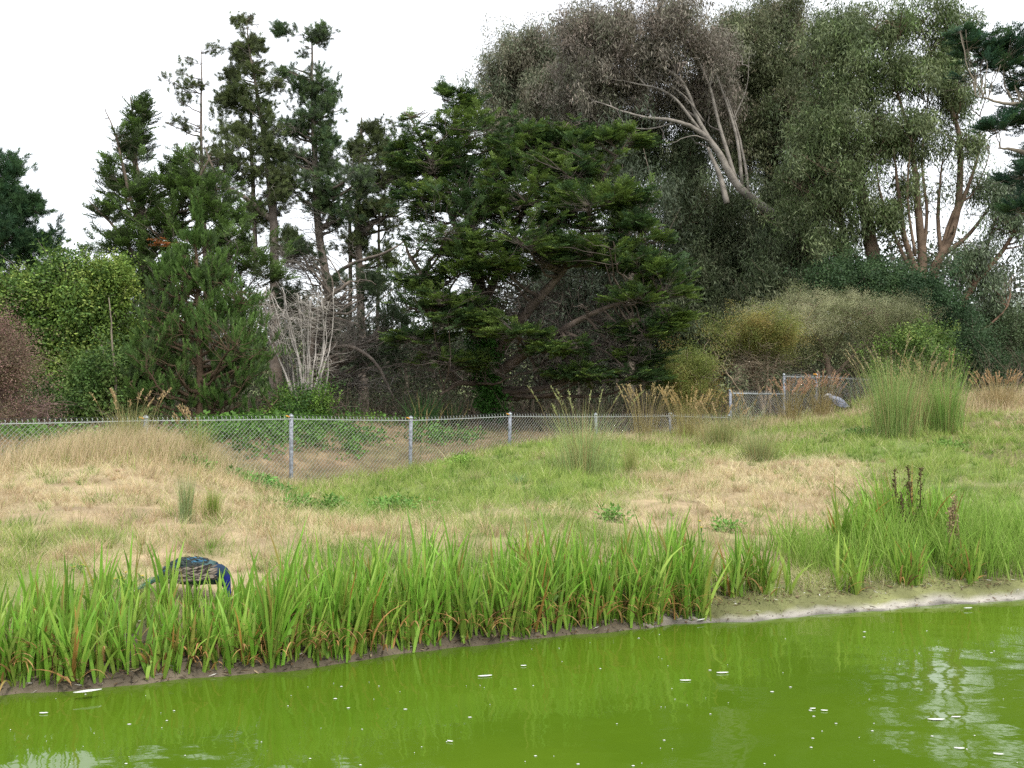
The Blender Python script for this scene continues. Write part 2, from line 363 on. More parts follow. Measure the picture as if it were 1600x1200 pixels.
def wnoise(scale, sx, sy, det):
    mp = n.new("ShaderNodeMapping"); mp.inputs["Scale"].default_value = (sx, sy, 1); mp.inputs["Rotation"].default_value = (0, 0, rad(-14)); l.new(tc.outputs["Object"], mp.inputs["Vector"])
    t = n.new("ShaderNodeTexNoise"); t.inputs["Scale"].default_value = scale; t.inputs["Detail"].default_value = det; l.new(mp.outputs[0], t.inputs["Vector"]); return t
w1 = wnoise(1.6, 1, 1.3, 1); w2 = wnoise(7, 1, 1.2, 2)
b1 = n.new("ShaderNodeBump"); b1.inputs["Strength"].default_value = .7; b1.inputs["Distance"].default_value = .015; l.new(w1.outputs[0], b1.inputs["Height"])
b2 = n.new("ShaderNodeBump"); b2.inputs["Strength"].default_value = .6; b2.inputs["Distance"].default_value = .0020; l.new(w2.outputs[0], b2.inputs["Height"]); l.new(b1.outputs[0], b2.inputs["Normal"])
l.new(b2.outputs[0], p.inputs["Normal"])
me.materials.append(wm); wo = bpy.data.objects.new("pond_water", me); S.collection.objects.link(wo)
tag(wo, "bright green algae-filled pond water", kind="structure")

# ------------------------------------------------------------------ short grass and straw on the bank
def in_view(x, y, m=.06):
    return np.abs(x / np.maximum(y, .1)) < .5 + m
def grass_field():
    Ag = Acc(); As = Acc()
    N = 560000
    y = 7.5 + 28.5 * R.random(N) ** 1.35; x = (R.random(N) * 2 - 1) * .74 * y + .03 * y
    s = y - shoreY(x)
    ok = (s > np.where(x > 1, .27 + .3 * R.random(N) ** 2, .85)) & ((y < fenceY(x) + .3) | (x > 9.5)); x, y = x[ok], y[ok]
    g = greenness(x, y); z = H(x, y); N = len(x); gr = R.random(N) < g * .8 + .1; cl = .6 + .8 * np.clip(vnoise(x, y, .22, 51) + .4 * vnoise(x, y, .55, 52), -.6, 1)
    sc = np.clip(y / 13, .75, 2.3)
    tall = 1 + .9 * np.clip(vnoise(x, y, 1.6, 11), 0, 1) 
    # green blades
    m = gr; k = m.sum(); v = R.uniform(.7, 1.3, (k, 1)); yel = R.random((k, 1))
    cc = (np.array([.24, .36, .06]) * (1 - yel * .6) + np.array([.38, .37, .13]) * yel * .6) * v
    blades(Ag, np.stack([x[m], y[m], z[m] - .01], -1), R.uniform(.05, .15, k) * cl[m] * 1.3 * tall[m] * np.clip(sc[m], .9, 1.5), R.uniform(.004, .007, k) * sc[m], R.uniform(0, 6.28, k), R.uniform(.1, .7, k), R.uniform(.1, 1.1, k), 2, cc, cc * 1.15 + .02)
    # straw: long thin dry stems, mostly lying over
    m = ~gr; k = m.sum(); v = R.uniform(.65, 1.25, (k, 1)); pk = R.random((k, 1))
    cc = (np.array([.61, .545, .335]) * (1 - .6 * pk) + np.array([.46, .375, .22]) * .6 * pk) * v * (.8 + .35 * cl[m])[:, None]
    flow = 1.2 + 3.0 * vnoise(x[m], y[m], .45, 14) + R.normal(0, .45, k) + np.where(R.random(k) < .5, math.pi, 0)
    blades(As, np.stack([x[m], y[m], z[m] - .01], -1), R.uniform(.08, .24, k) * cl[m] * 1.25 * np.clip(sc[m], .9, 1.5), R.uniform(.003, .006, k) * sc[m], flow, R.uniform(.6, 1.35, k), R.uniform(.1, .5, k), 2, cc, cc * 1.1)
    nt_ = 2600; y0 = 9 + 24 * R.random(nt_) ** 1.3; x0 = (R.random(nt_) * 2 - 1) * .55 * y0; ok = (y0 < fenceY(x0) - .2) | (x0 > 9.5); x0, y0 = x0[ok], y0[ok]; nt_ = len(x0)
    gt = R.random(nt_) < greenness(x0, y0) * .8 + .18; m_ = 34; i = np.repeat(np.arange(nt_), m_); sz = R.uniform(.3, 1.2, nt_) ** 1.5; x = x0[i] + R.normal(0, .06, len(i)) * sz[i]; y = y0[i] + R.normal(0, .06, len(i)) * sz[i]
    ok = y > shoreY(x) + 1.0; i, x, y = i[ok], x[ok], y[ok]; a = np.arctan2(y - y0[i], x - x0[i]); v = R.uniform(.6, 1.25, (len(i), 1)) * R.uniform(.75, 1.2, nt_)[i][:, None]; z = H(x, y)
    for fl, AA, ca in ((gt[i], Ag, (.17, .28, .05)), (~gt[i], As, (.52, .40, .24))):
        cc = np.array(ca) * v[fl]; k = int(fl.sum()); blades(AA, np.stack([x[fl], y[fl], z[fl] - .01], -1), (.10 + .16 * sz[i][fl]) * R.uniform(.5, 1.1, k), .006 * np.clip(y[fl] / 13, .8, 2), a[fl], R.uniform(.1, .8, k), R.uniform(.3, 1.2, k), 3, cc * .9, cc * 1.15)
    tag(Ag.build("green_grass", M_GRASS), "short green grass growing in patches over the bank", "grass", kind="stuff")
    # standing dry grass on the left mound and along the fence line
    for (px, py, Y, rx, ry, n_, hh) in ((190, 712, 17, 2.0, 1.3, 7000, .5), (60, 738, 16.6, 1.8, .8, 2500, .3), (280, 725, 17.2, .8, .6, 1600, .38), (1100, 705, 26, 3.2, 1.8, 3500, .3), (1180, 672, 30, 2.4, 1.5, 2500, .35), (960, 695, 26.3, 2.2, .8, 1200, .28),
                                       (1520, 640, 30.5, 3.2, 1.6, 4500, .42), (1600, 622, 32.5, 2.5, 1.5, 2500, .45), (1030, 765, 17.5, .8, .6, 900, .25), (450, 772, 20.3, 2.0, .6, 1200, .2), (330, 760, 16, 1.2, 1.0, 1500, .2)):
        q = at(px, py, Y); x = q[0] + R.normal(0, rx * .5, n_); y = q[1] + R.normal(0, ry * .5, n_); y = np.where((x < 9.5) & (y > fenceY(x) - .1), fenceY(x) - .1 - .8 * R.random(n_), y)
        v = R.uniform(.7, 1.2, (n_, 1)); gg = (R.random((n_, 1)) < .22)
        cc = np.where(gg, np.array([.27, .30, .10]), np.array([.56, .45, .28])) * v
        blades(As, np.stack([x, y, H(x, y) - .01], -1), hh * R.uniform(.5, 1.2, n_), .0065 * Y / 17, R.normal(.3, 1.4, n_), R.uniform(.05, .5, n_), R.uniform(.2, 1.1, n_), 3, cc, cc * 1.1)
    tag(As.build("dry_grass", M_GRASS), "bleached straw matted over the bank and mounds", "grass", kind="stuff")
grass_field()

# rough growth behind the fence: brown grass, ivy, weeds
def beyond():
    A1 = Acc(); n_ = 60000
    y = R.uniform(18.5, 40, n_); x = (R.random(n_) * 2 - 1) * .56 * y
    ok = (y > fenceY(x) + .15) & (x < 9.5); x, y = x[ok], y[ok]; k = len(x); v = R.uniform(.6, 1.25, (k, 1))
    gg = R.random((k, 1)) < .22 + .25 * vnoise(x, y, 1.5, 21)[:, None] + .3 * (x < -7.5)[:, None]
    cc = np.where(gg, np.array([.12, .19, .05]), np.array([.34, .235, .145])) * v
    sp = (-7 < x) & (x < -2)
    blades(A1, np.stack([x, y, H(x, y) - .01], -1), R.uniform(.1, .38, k), .011, R.uniform(0, 6.28, k), R.uniform(.1, .9, k), R.uniform(.2, 1, k), 2, cc, cc * 1.1)
    tag(A1.build("rough_grass", M_GRASS), "brown rough grass on the slope behind the chain link fence", "grass", kind="stuff")
    A2 = Acc(); pr = [p_broad(18, .16, .085, .075) for _ in range(3)]
    P_ = []
    for (px, py, Y, rx, ry, n2) in ((400, 675, 27, 1.6, 1.2, 240), (470, 668, 28.5, 1.3, .8, 200), (360, 690, 25, 1.2, 1.0, 150), (560, 690, 27.4, .7, .5, 45), (440, 690, 26, 1.5, .6, 70), (550, 712, 26, .25, .2, 10), (460, 640, 29.5, .7, .4, 60), (80, 690, 23, 3, 1.5, 80), (690, 680, 29, 1.2, 1.0, 60), (600, 668, 31, 1.5, .8, 30)):
        q = at(px, py, Y); x = q[0] + R.normal(0, rx * .5, n2); y = q[1] + R.normal(0, ry * .6, n2); y = np.maximum(y, fenceY(x) + .35)
        P_.append(np.stack([x, y, H(x, y) + .08 + R.random(n2) * .14], -1))
    P_ = np.concatenate(P_); k = len(P_)
    scatter(A2, pr, P_, R.normal(size=(k, 3)) * [1, 1, .2], R.uniform(.8, 1.4, k), np.array([.10, .21, .035]) * R.uniform(.6, 1.35, (k, 1)))
    tag(A2.build("ivy_ground_cover", M_LEAF), "ivy sprawling over the slope behind the fence", "ivy", kind="stuff")
beyond()

# ------------------------------------------------------------------ chain link fence
def fence_builder(name, label, posts, L0=None):
    """posts: list of (px_base_x, px_top_y, base_y or None, Y)"""
    P3 = []
    for px, ty, Y in posts:
        q = at(px, ty, Y); P3.append((q[0], q[1], q[2], float(H(q[0], q[1]))))
    rt = empty(name, (P3[0][0], P3[0][1], P3[0][3]), label, "fence")
    for i, (x, y, zt, zb) in enumerate(P3):
        A = Acc(); r = .042
        lx, ly = R.normal(0, .012, 2)
        zz = np.array([zb - .15, zb + .3, (zb + zt) / 2, zt - .03]); K = len(zz)
        P = np.stack([x + lx * (zz - zt), y + ly * (zz - zt), zz], -1)[None]
        tubes(A, P, np.full((1, K), r), 12, (1, 1, 1))
        post_o = A.build("post", M_POST, rt, True)
        A = Acc(); zc = np.array([zt - .05, zt - .03, zt - .012, zt + .008, zt + .02])
        tubes(A, np.stack([x + 0 * zc, y + 0 * zc, zc], -1)[None], np.array([[.05, .052, .046, .03, .008]]), 12, (1, 1, 1))
        A.build("post_cap", M_GALV, post_o, True)
    for i in range(len(P3) - 1):
        a = np.array(P3[i]); b = np.array(P3[i + 1]); L = math.hypot(b[0] - a[0], b[1] - a[1])
        ta, tb = a[2] - .07, b[2] - .07
        if abs(ta - tb) > .15: ta = tb = min(ta, tb)
        nseg = 8; sg = np.linspace(0, 1, nseg); hb = H(a[0] + (b[0] - a[0]) * sg, a[1] + (b[1] - a[1]) * sg)
        hgt = max(ta - hb.min() + .05, .6); A = Acc(); pitch = .092; nrm = np.array([-(b[1] - a[1]), b[0] - a[0], 0]) / L
        segs = []
        for sgn in (1, -1):
            for k in np.arange(-hgt, L + hgt, pitch):
                # s = k + sgn*h
                pts = []
                h0, h1 = 0, hgt
                s0, s1 = (k, k + hgt) if sgn > 0 else (k + hgt, k)   # s at h=0 (top) and h=hgt
                # clip to 0..L
                def hs(s): return (s - s0) / (s1 - s0) * hgt
                lo, hi = sorted((hs(0), hs(L))); h0 = max(0, lo); h1 = min(hgt, hi)
                if h1 - h0 < .02: continue
                hh = np.linspace(h0, h1, 6); ss = s0 + (s1 - s0) * hh / hgt
                top = ta + (tb - ta) * ss / L
                bow = (.03 * np.sin(ss / L * math.pi) * np.sin(hh / hgt * 3.1) + .006 * sgn)
                segs.append(np.stack([a[0] + (b[0] - a[0]) * ss / L, a[1] + (b[1] - a[1]) * ss / L, top - hh], -1) + nrm * bow[:, None])
        segs = np.array(segs); tubes(A, segs, .0032, 3, (1, 1, 1), False)
        ks = np.arange(pitch / 2, L, pitch); top = ta + (tb - ta) * ks / L
        base = np.stack([a[0] + (b[0] - a[0]) * ks / L, a[1] + (b[1] - a[1]) * ks / L, top], -1)
        tw = np.stack([base + [-.0, 0, -.01], base + [.012, 0, .02], base + [-.006, 0, .045]], 1)
        tubes(A, tw, .006, 4, (1, 1, 1), False)
        A.build("mesh_panel", M_WIRE, rt)
        for dz, rr, nm, mt in ((-.02, .0075, "tension_wire", M_WIRE), (.075, .004, "top_strand", M_DARK)):
            A = Acc(); t = np.linspace(0, 1, 9); sag = .02 * np.sin(t * math.pi) * (1 if dz > 0 else .3)
            tubes(A, np.stack([a[0] + (b[0] - a[0]) * t, a[1] + (b[1] - a[1]) * t - .05, ta + (tb - ta) * t + dz - sag], -1)[None], rr, 5, (1, 1, 1), False)
            A.build(nm, mt, rt)
    return rt, P3
f1, PP = fence_builder("chain_link_fence", "long galvanised chain link fence with weathered round posts crossing the dip between mounds",
    [(-405, 655, 15.2), (-52, 655, 17.2), (228, 650, 19.26), (455, 648, 21.29), (642, 651, 23.32), (797, 645, 25.35), (931, 646, 27.38), (1047, 645, 29.41), (1139, 648, 31.3)])
for i in (2, 3, 4, 5):
    x, y, zt, zb = PP[i]; A = Acc()
    tubes(A, np.array([[[x - .02, y - .06, zt - .05], [x - .05, y - .1, zt - .03], [x - .09, y - .1, zt - .02]]]), .012, 8, (1, 1, 1)); A.build("insulator", M_ORANGE, f1, True)
f2, PP2 = fence_builder("tall_chain_link_fence", "taller stepped chain link fence beside the pale bushy tree",
    [(1141, 609, 31.45), (1225, 584, 33.2), (1276, 584, 34.6), (1375, 591, 36.6), (1500, 600, 38.5), (1640, 600, 40.5)])
x, y, zt, zb = PP2[2]; A = Acc()
tubes(A, np.array([[[x - .02, y - .06, zt - .05], [x - .06, y - .1, zt - .02], [x - .14, y - .1, zt - .02]]]), .03, 8, (1, 1, 1)); A.build("insulator", M_ORANGE, f2, True)
for (i, j, dz) in ((0, 1, -.12), (1, 2, -.1)):
    a, b = PP2[i], PP2[j]; zz = min(a[2], b[2]) + dz; A = Acc()
    tubes(A, np.array([[[a[0], a[1], zz], [(a[0] + b[0]) / 2, (a[1] + b[1]) / 2, zz], [b[0], b[1], zz]]]), .022, 8, (1, 1, 1)); A.build("top_rail", M_GALV, f2, True)

# ------------------------------------------------------------------ irises along the water
IRG = np.array([.17, .36, .04])
def iris_stand(label, px0, px1, ht, dens, back, s0=.08, group="yellow flag iris stands along the pond edge", lean=.12, pale=0.0, tips=None, wid=.031, dead=1.0, pts=None):
    """a stand of sword leaves between two photo columns, from s0 to s0+back metres behind the shore"""
    y0 = np.linspace(6, 13, 200)
    def shore_at(px):
        xx = (px - 800) / F * y0; return float(y0[np.argmin(np.abs(y0 - shoreY(xx)))])
    if pts is None:
        Ya, Yb = shore_at(px0), shore_at(px1); xa, xb = (px0 - 800) / F * Ya, (px1 - 800) / F * Yb
        area = (xb - xa) * back; nf = max(int(area * dens * 2.7), 4)
        x = R.uniform(xa, xb, nf); y = shoreY(x) + s0 * .35 + back * np.where(R.random(nf) < .26, .16 * R.random(nf), R.random(nf) ** 1.2)
    else:
        q, rr, nf = pts; ang = R.uniform(0, 6.28, nf); r_ = rr * R.random(nf) ** .5
        x = q[0] + r_ * np.cos(ang); y = q[1] + r_ * np.sin(ang)
    z = H(x, y); cx, cy = float(x.mean()), float(y.min())
    rt = empty("iris_clump" if pts is not None else "iris_stand", (cx, cy, float(H(cx, cy))), label, "irises", group)
    A = Acc(); k = 5 if pts is None else 7
    hh = ht * (1 + .2 * vnoise(x, y, .38, 31)) * R.uniform(.8, 1.14, nf)
    faz = R.uniform(0, math.pi, nf)
    px = np.repeat(x, k) + R.normal(0, .03, nf * k); py_ = np.repeat(y, k) + R.normal(0, .018, nf * k)
    off = np.tile(np.linspace(-1, 1, k), nf)
    az = np.repeat(faz, k) + np.where(off < 0, math.pi, 0) + R.normal(0, .7, nf * k)
    h = np.repeat(hh, k) * (1 - .28 * np.abs(off)) * R.uniform(.75, 1.08, nf * k)
    ln = np.abs(off) * lean * 1.0 + np.abs(R.normal(0, .11, nf * k))
    floppy = R.random(nf * k) < .18
    bend = np.where(floppy, R.uniform(.7, 1.9, nf * k), R.uniform(0, .5, nf * k))
    v = R.uniform(.6, 1.35, (nf * k, 1)); yl = (R.random((nf * k, 1)) ** 1.6) * .75 + pale
    c1 = (IRG * (1 - yl) + np.array([.36, .46, .09]) * yl) * v
    old = R.random((nf * k, 1)) < .012; c1 = np.where(old, np.array([.40, .22, .06]) * v, c1)
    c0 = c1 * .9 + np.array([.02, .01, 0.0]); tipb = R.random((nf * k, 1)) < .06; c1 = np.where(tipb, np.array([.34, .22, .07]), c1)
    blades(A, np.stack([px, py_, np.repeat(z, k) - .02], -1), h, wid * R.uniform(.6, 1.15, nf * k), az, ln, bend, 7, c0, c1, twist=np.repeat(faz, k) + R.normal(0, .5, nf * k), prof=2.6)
    A.build("leaves", M_IRIS, rt)
    # withered leaves sprawled at the foot, some into the water
    A = Acc(); nd = int(max(6, nf * 1.8 * dead)); i = R.integers(0, nf, nd)
    fr = R.random(nd) < .7
    dx = x[i]; dy = np.where(fr, shoreY(x[i]) + R.uniform(.03, .3, nd), y[i]) if pts is None else y[i] - .02
    v = R.uniform(.6, 1.3, (nd, 1)); t = R.random((nd, 1))
    cc = np.where(t < .45, np.array([.50, .27, .11]), np.where(t < .75, np.array([.46, .27, .12]), np.array([.17, .10, .05]))) * v
    c1 = np.where(R.random((nd, 1)) < .3, np.array([.22, .30, .05]), cc)
    blades(A, np.stack([dx, dy, H(dx, dy) + .01], -1), R.uniform(.15, .5, nd) * min(1, ht / .7), R.uniform(.012, .024, nd), -math.pi / 2 + R.normal(0, .9, nd), R.uniform(.1, .9, nd), R.uniform(1.1, 2.0, nd), 7, c1, cc, prof=2.2)
    A.build("withered_leaves", M_GRASS, rt)
    return rt
iris_stand("broad stand of green irises at the left end, small yellow flowers behind", -120, 215, .57, 34, 1.15)
iris_stand("green irises standing in front of the peacock, orange withered leaves at their feet", 215, 412, .49, 48, 1.1)
iris_stand("tall dense dark green irises just right of the peacock", 415, 590, .77, 46, 1.0)
iris_stand("dense green irises between the darkest stand and the small muddy gap", 590, 745, .73, 42, .95)
iris_stand("irises with a brown arched dead leaf hanging at the waterline", 752, 905, .71, 46, .95)
iris_stand("upright irises ending where the pale beach strip begins", 905, 1010, .77, 46, .85)
iris_stand("bright irises with one yellow flower, tallest beside the pale beach strip", 1010, 1105, .83, 46, .75, s0=.15)
def base_at(px, py, Y): q = at(px, py, Y); return q
for lb, px, Y, rr, nf, ht, pale in (
    ("single upright iris clump standing just right of the main stand, narrow and dark", 1168, 9.62, .13, 8, .68, 0),
    ("low splayed iris clump with a yellowing leaf, leaning right", 1212, 9.65, .14, 5, .55, .1),
    ("thin pale iris tuft at the back edge of the beach strip", 1322, 9.9, .16, 6, .62, .2),
    ("upright iris clump by the beach strip with curved leaf at its foot", 1415, 10.2, .16, 9, .66, .0),
    ("sparse iris tuft beside the reddish dock stem", 1502, 10.4, .14, 6, .6, .12),
    ("small dark iris tuft right of the muddy gap before the single clump", 1136, 9.5, .1, 5, .62, .0)):
    q = at(px, 900, Y); iris_stand(lb, 0, 0, ht, 0, 0, pts=(q, rr, nf), pale=pale, group="iris clumps behind the beach strip", dead=.8, lean=.2)
q = at(1430, 800, 11.9); iris_stand("tall iris clump behind, round the dark brown dead flower stalks", 0, 0, .98, 0, 0, pts=(q, .55, 60), group="iris clumps behind the beach strip", dead=.1, lean=.16, pale=.05)
q = at(1350, 800, 11.4); iris_stand("slim iris clump left of the dark brown dead flower stalks", 0, 0, .85, 0, 0, pts=(q, .35, 24), group="iris clumps behind the beach strip", dead=.1, lean=.2, pale=.1)

# ------------------------------------------------------------------ tall grass tussocks and lush grass
def tussock(name, label, cat, px, py, Y, w, ht, n_, c, lean=.25, bend=.6, bw=.006, heads=0, hc=(.45, .33, .18), group=None, K=5):
    q = at(px, py, Y); zb = float(H(q[0], q[1]))
    rt = empty(name, (q[0], q[1], zb), label, cat, group)
    A = Acc(); a = R.uniform(0, 6.28, n_); r_ = w * .2 * np.abs(R.normal(0, 1, n_)).clip(0, 2.2); x = q[0] + r_ * np.cos(a); y = q[1] + r_ * np.sin(a)
    v = R.uniform(.65, 1.3, (n_, 1)); c = np.array(c); dry = R.random((n_, 1)) < .18
    cc = np.where(dry, np.array([.42, .34, .16]), c) * v
    blades(A, np.stack([x, y, H(x, y) - .02], -1), ht * R.uniform(.15, 1.15, n_) ** .8 * (1 - .45 * r_ / w), bw * R.uniform(.7, 1.3, n_), np.where(R.random(n_) < .7, a, R.uniform(0, 6.28, n_)), R.uniform(.02, lean * 1.5, n_), R.uniform(.05, bend * 1.2, n_), K, cc, cc * 1.15)
    if heads:
        B = Acc(); a = R.uniform(0, 6.28, heads); r_ = w * .4 * R.random(heads); x = q[0] + r_ * np.cos(a); y = q[1] + r_ * np.sin(a); z = H(x, y)
        hh = ht * R.uniform(.9, 1.25, heads); ln = R.uniform(.05, .3, heads); d = np.stack([np.cos(a) * np.sin(ln), np.sin(a) * np.sin(ln), np.cos(ln)], -1)
        b0 = np.stack([x, y, z], -1); t = np.linspace(0, 1, 5)[None, :, None]
        dr = np.stack([np.cos(a), np.sin(a), -0.6 + 0 * a], -1) * (.12 * hh[:, None])
        P = b0[:, None] + d[:, None] * hh[:, None, None] * t + dr[:, None] * t ** 4
        tubes(A, P, .0022 * max(1, Y / 14), 3, np.array([.40, .33, .15]), False)
        m = 26; i = np.repeat(np.arange(heads), m); tt = R.uniform(.8, 1.0, len(i))[:, None]
        pc = b0[i] + d[i] * hh[i][:, None] * tt + dr[i] * tt ** 4
        vv, ff, _c = leafset(pc, d[i] + dr[i] * 2 + R.normal(0, .45, (len(i), 3)), R.normal(size=(len(i), 3)), .045, .013 * max(1, Y / 16), 1)
        B.add(vv, ff, _c * np.array(hc) * np.repeat(R.uniform(.7, 1.3, len(i)), 4)[:, None]); B.build("blossoms", M_GRASS, rt)
    A.build("leaves", M_GRASS, rt)
    return rt
TG = (.25, .32, .13); LG = (.20, .31, .055)
T = tussock
T("tall_grass", "slender pale green tall grass tuft uphill of the peacock, left one of a pair", "tall grass", 290, 850, 11.3, .22, .72, 260, (.24, .31, .13), .1, .35, .005)
T("tall_grass", "short bright green upright grass tuft uphill of the peacock, right one of a pair", "tall grass", 331, 840, 11.6, .24, .42, 420, (.20, .28, .05), .1, .25, .005)
T("tall_grass", "feathery tall grass at the first fence post on top of the left mound", "tall grass", 205, 722, 17.6, 1.0, .95, 520, (.30, .32, .13), .3, .5, .006, 14)
T("tall_grass", "feathery green grass spray at the right foot of the left mound", "tall grass", 312, 735, 17.3, .4, .85, 330, (.31, .34, .13), .2, .5, .006, 8)
T("tall_grass", "large leaning tussock in front of the fence post on the middle rise", "tall grass", 912, 768, 18.8, 1.5, 1.5, 780, (.29, .37, .14), .3, .8, .007, 12, (.3, .33, .14))
T("tall_grass", "slim upright tuft just right of the large leaning tussock", "tall grass", 985, 765, 18.2, .35, .8, 300, (.28, .32, .10), .12, .35, .006)
T("tall_grass", "wispy low tussock on the slope in front of the short mesh end of the fence", "tall grass", 1185, 735, 21.5, 1.0, .95, 700, (.25, .29, .12), .4, .9, .007)
T("tall_grass", "bushy grass clump hiding the fence near the orange shrub", "tall grass", 1125, 710, 25, 1.3, 1.1, 800, (.26, .29, .11), .35, .8, .008, 16)
T("tall_grass", "dry seeding grass in front of the orange shrub", "tall grass", 1075, 690, 27.5, 1.2, 1.3, 420, (.38, .34, .14), .3, .6, .008, 42, (.5, .37, .17))
T("tall_grass", "tan seeding grasses standing before the dark cypress edge", "tall grass", 1010, 688, 28, 1.2, 1.35, 120, (.38, .32, .14), .2, .5, .008, 34, (.46, .36, .18))
T("tall_grass", "long arching pale blades across the short mesh panel", "tall grass", 1165, 672, 30, 1.2, 1.1, 220, (.33, .36, .20), .7, 1.1, .010, 10)
T("tall_grass", "reddish drooping seed heads in front of the tall fence panel", "tall grass", 1235, 664, 30.5, 1.0, 1.2, 160, (.34, .27, .12), .35, .7, .009, 44, (.48, .30, .20))
T("tall_grass", "reddish drooping seed heads beside the heron", "tall grass", 1283, 652, 32, .9, 1.25, 160, (.34, .27, .12), .4, .7, .009, 42, (.48, .30, .20))
T("tall_grass", "dense soft green column of grass on the hill crest, left of the leafy twins", "tall grass", 1398, 684, 24, 1.5, 2.15, 1250, (.25, .36, .11), .2, .5, .009, 20, (.4, .34, .2), K=6)
T("tall_grass", "tan and green grass between the two green columns on the crest", "tall grass", 1440, 664, 26, 1.1, 1.6, 1200, (.30, .29, .12), .35, .7, .009, 26)
T("tall_grass", "bright soft green column of grass on the hill crest, right of the leafy twins", "tall grass", 1478, 676, 24.5, 1.1, 1.95, 900, (.23, .37, .09), .16, .4, .009, 6, K=6)
T("tall_grass", "dry grass clump at the far right of the crest under the dark bushes", "tall grass", 1560, 640, 30, 2.0, 1.0, 700, (.42, .33, .17), .4, .8, .009, 50, (.48, .33, .18))
T("tall_grass", "straw coloured spiky bunch at the foot of the slim tuft", "tall grass", 1012, 778, 17.2, .6, .36, 260, (.48, .38, .22), .7, .6, .006)
T("tall_grass", "dry arching wisps on the green saddle, middle of the slope", "tall grass", 742, 768, 18.3, .6, .4, 150, (.36, .36, .17), .6, 1.0, .006)
T("tall_grass", "bluish green low tuft below the large leaning tussock", "tall grass", 810, 782, 17, .45, .26, 240, (.17, .28, .12), .8, .8, .006)
T("tall_grass", "thin green tuft growing at the foot of the pale fence post", "tall grass", 648, 742, 22.6, .7, .35, 240, (.26, .31, .10), .5, .8, .006)
T("tall_grass", "low soft green tussock on the middle rise, left of the slim tuft", "tall grass", 868, 742, 19.8, .9, .42, 500, (.20, .28, .07), .5, .8, .006)
def lush(label, px, py, Y, w, d, ht, n_, c, name="reed_grass"):
    q = at(px, py, Y); x = q[0] + R.uniform(-w / 2, w / 2, n_); y = q[1] + R.uniform(-d / 2, d / 2, n_)
    rt = empty(name, (q[0], q[1], float(H(q[0], q[1]))), label, "reed grass", "lush reed grasses on the right bank")
    A = Acc(); v = R.uniform(.7, 1.3, (n_, 1)); yl = R.random((n_, 1)) ** 2 * .6; cc = (np.array(c) * (1 - yl) + np.array([.33, .38, .12]) * yl) * v
    hh = ht * (1 + .35 * vnoise(x, y, .35, 41)) * R.uniform(.5, 1.1, n_)
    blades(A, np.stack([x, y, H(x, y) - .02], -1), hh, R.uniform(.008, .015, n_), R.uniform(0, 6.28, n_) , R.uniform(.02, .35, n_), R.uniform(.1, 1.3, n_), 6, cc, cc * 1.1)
    A.build("leaves", M_GRASS, rt)
lush("pale lush arching grass between the low splayed iris and the tall iris clump", 1290, 860, 10.9, .9, 1.4, .62, 800, (.20, .34, .05))
lush("lush green grass under the tall iris clump", 1400, 850, 11.2, .8, 1.8, .7, 900, (.20, .34, .05))
lush("lush green grass round the reddish dock stem", 1490, 840, 11.3, .8, 1.8, .68, 900, (.20, .34, .05))
lush("bright lush grass at the right end of the bank", 1590, 840, 11.5, .9, 2.0, .68, 900, (.20, .34, .05))
# sparse thin grass stems rising between bank and irises
A = Acc(); n_ = 900; px = R.uniform(380, 1250, n_); Y = R.uniform(9.2, 11.5, n_); q = at(px, 860, Y)
cc = np.array([.30, .34, .13]) * R.uniform(.7, 1.3, (n_, 1)); blades(A, np.stack([q[:, 0], q[:, 1], H(q[:, 0], q[:, 1])], -1), R.uniform(.15, .55, n_), .0045, R.uniform(0, 6.28, n_), R.uniform(0, .3, n_), R.uniform(.1, .8, n_), 5, cc, cc)
tag(A.build("wild_grass", M_GRASS), "thin wild grass stems rising behind the irises", "grass", kind="stuff")

# low leafy weeds
PW = [p_broad(26, .12, .06, .03) for _ in range(3)]
def weed(label, px, py, Y, w, ht, n_, c=(.13, .26, .05), name="weed_clump", cat="weed", group="low green weeds on the bank"):
    q = at(px, py, Y); rt = empty(name, (q[0], q[1], float(H(q[0], q[1]))), label, cat, group)
    x = q[0] + R.normal(0, w * .3, n_); y = q[1] + R.normal(0, w * .35, n_); A = Acc()
    z = H(x, y) + ht * R.random(n_) * np.exp(-((x - q[0]) / w) ** 2)
    scatter(A, PW, np.stack([x, y, z], -1), R.normal(size=(n_, 3)) * [1, 1, .3], R.uniform(.7, 1.3, n_), np.array(c) * R.uniform(.7, 1.35, (n_, 1)))
    P0 = np.stack([x, y, H(x, y)], -1); P1 = np.stack([x, y, z + .03], -1); tubes(A, np.stack([P0, (P0 + P1) / 2, P1], 1), .003, 3, (.12, .2, .05)); A.build("leaves", M_LEAF, rt)
weed("bright green weed patch on the right shoulder of the left mound", 402, 778, 17.2, .85, .16, 95, (.12, .27, .055))
weed("small green weed beside the reddish dry patch", 466, 818, 14.3, .4, .1, 26)
weed("round green weed in the straw below the second fence post", 514, 812, 14.6, .28, .12, 22)
weed("wide green weed below the dip, nearest to the middle irises", 606, 815, 14.3, .7, .14, 46)
weed("yellow green weed at the fence line right of the pale post", 718, 738, 21.8, .5, .18, 34, (.2, .33, .06))
weed("green weed on the bank just left of the upright grass tuft", 310, 768, 16.6, .5, .1, 30, (.15, .28, .06))
weed("dark green weed on the crest slope below the soft green columns", 1345, 680, 25, 1.1, .14, 80, (.11, .22, .05))
weed("flat green weed right of the soft green columns", 1490, 700, 21.5, .6, .12, 40, (.15, .27, .05))
weed("tiny green weed in the straw behind the tallest irises", 962, 830, 12.6, .25, .08, 14)
weed("small weed left of the low iris and behind the yellow flower", 1132, 822, 12.5, .22, .08, 12)

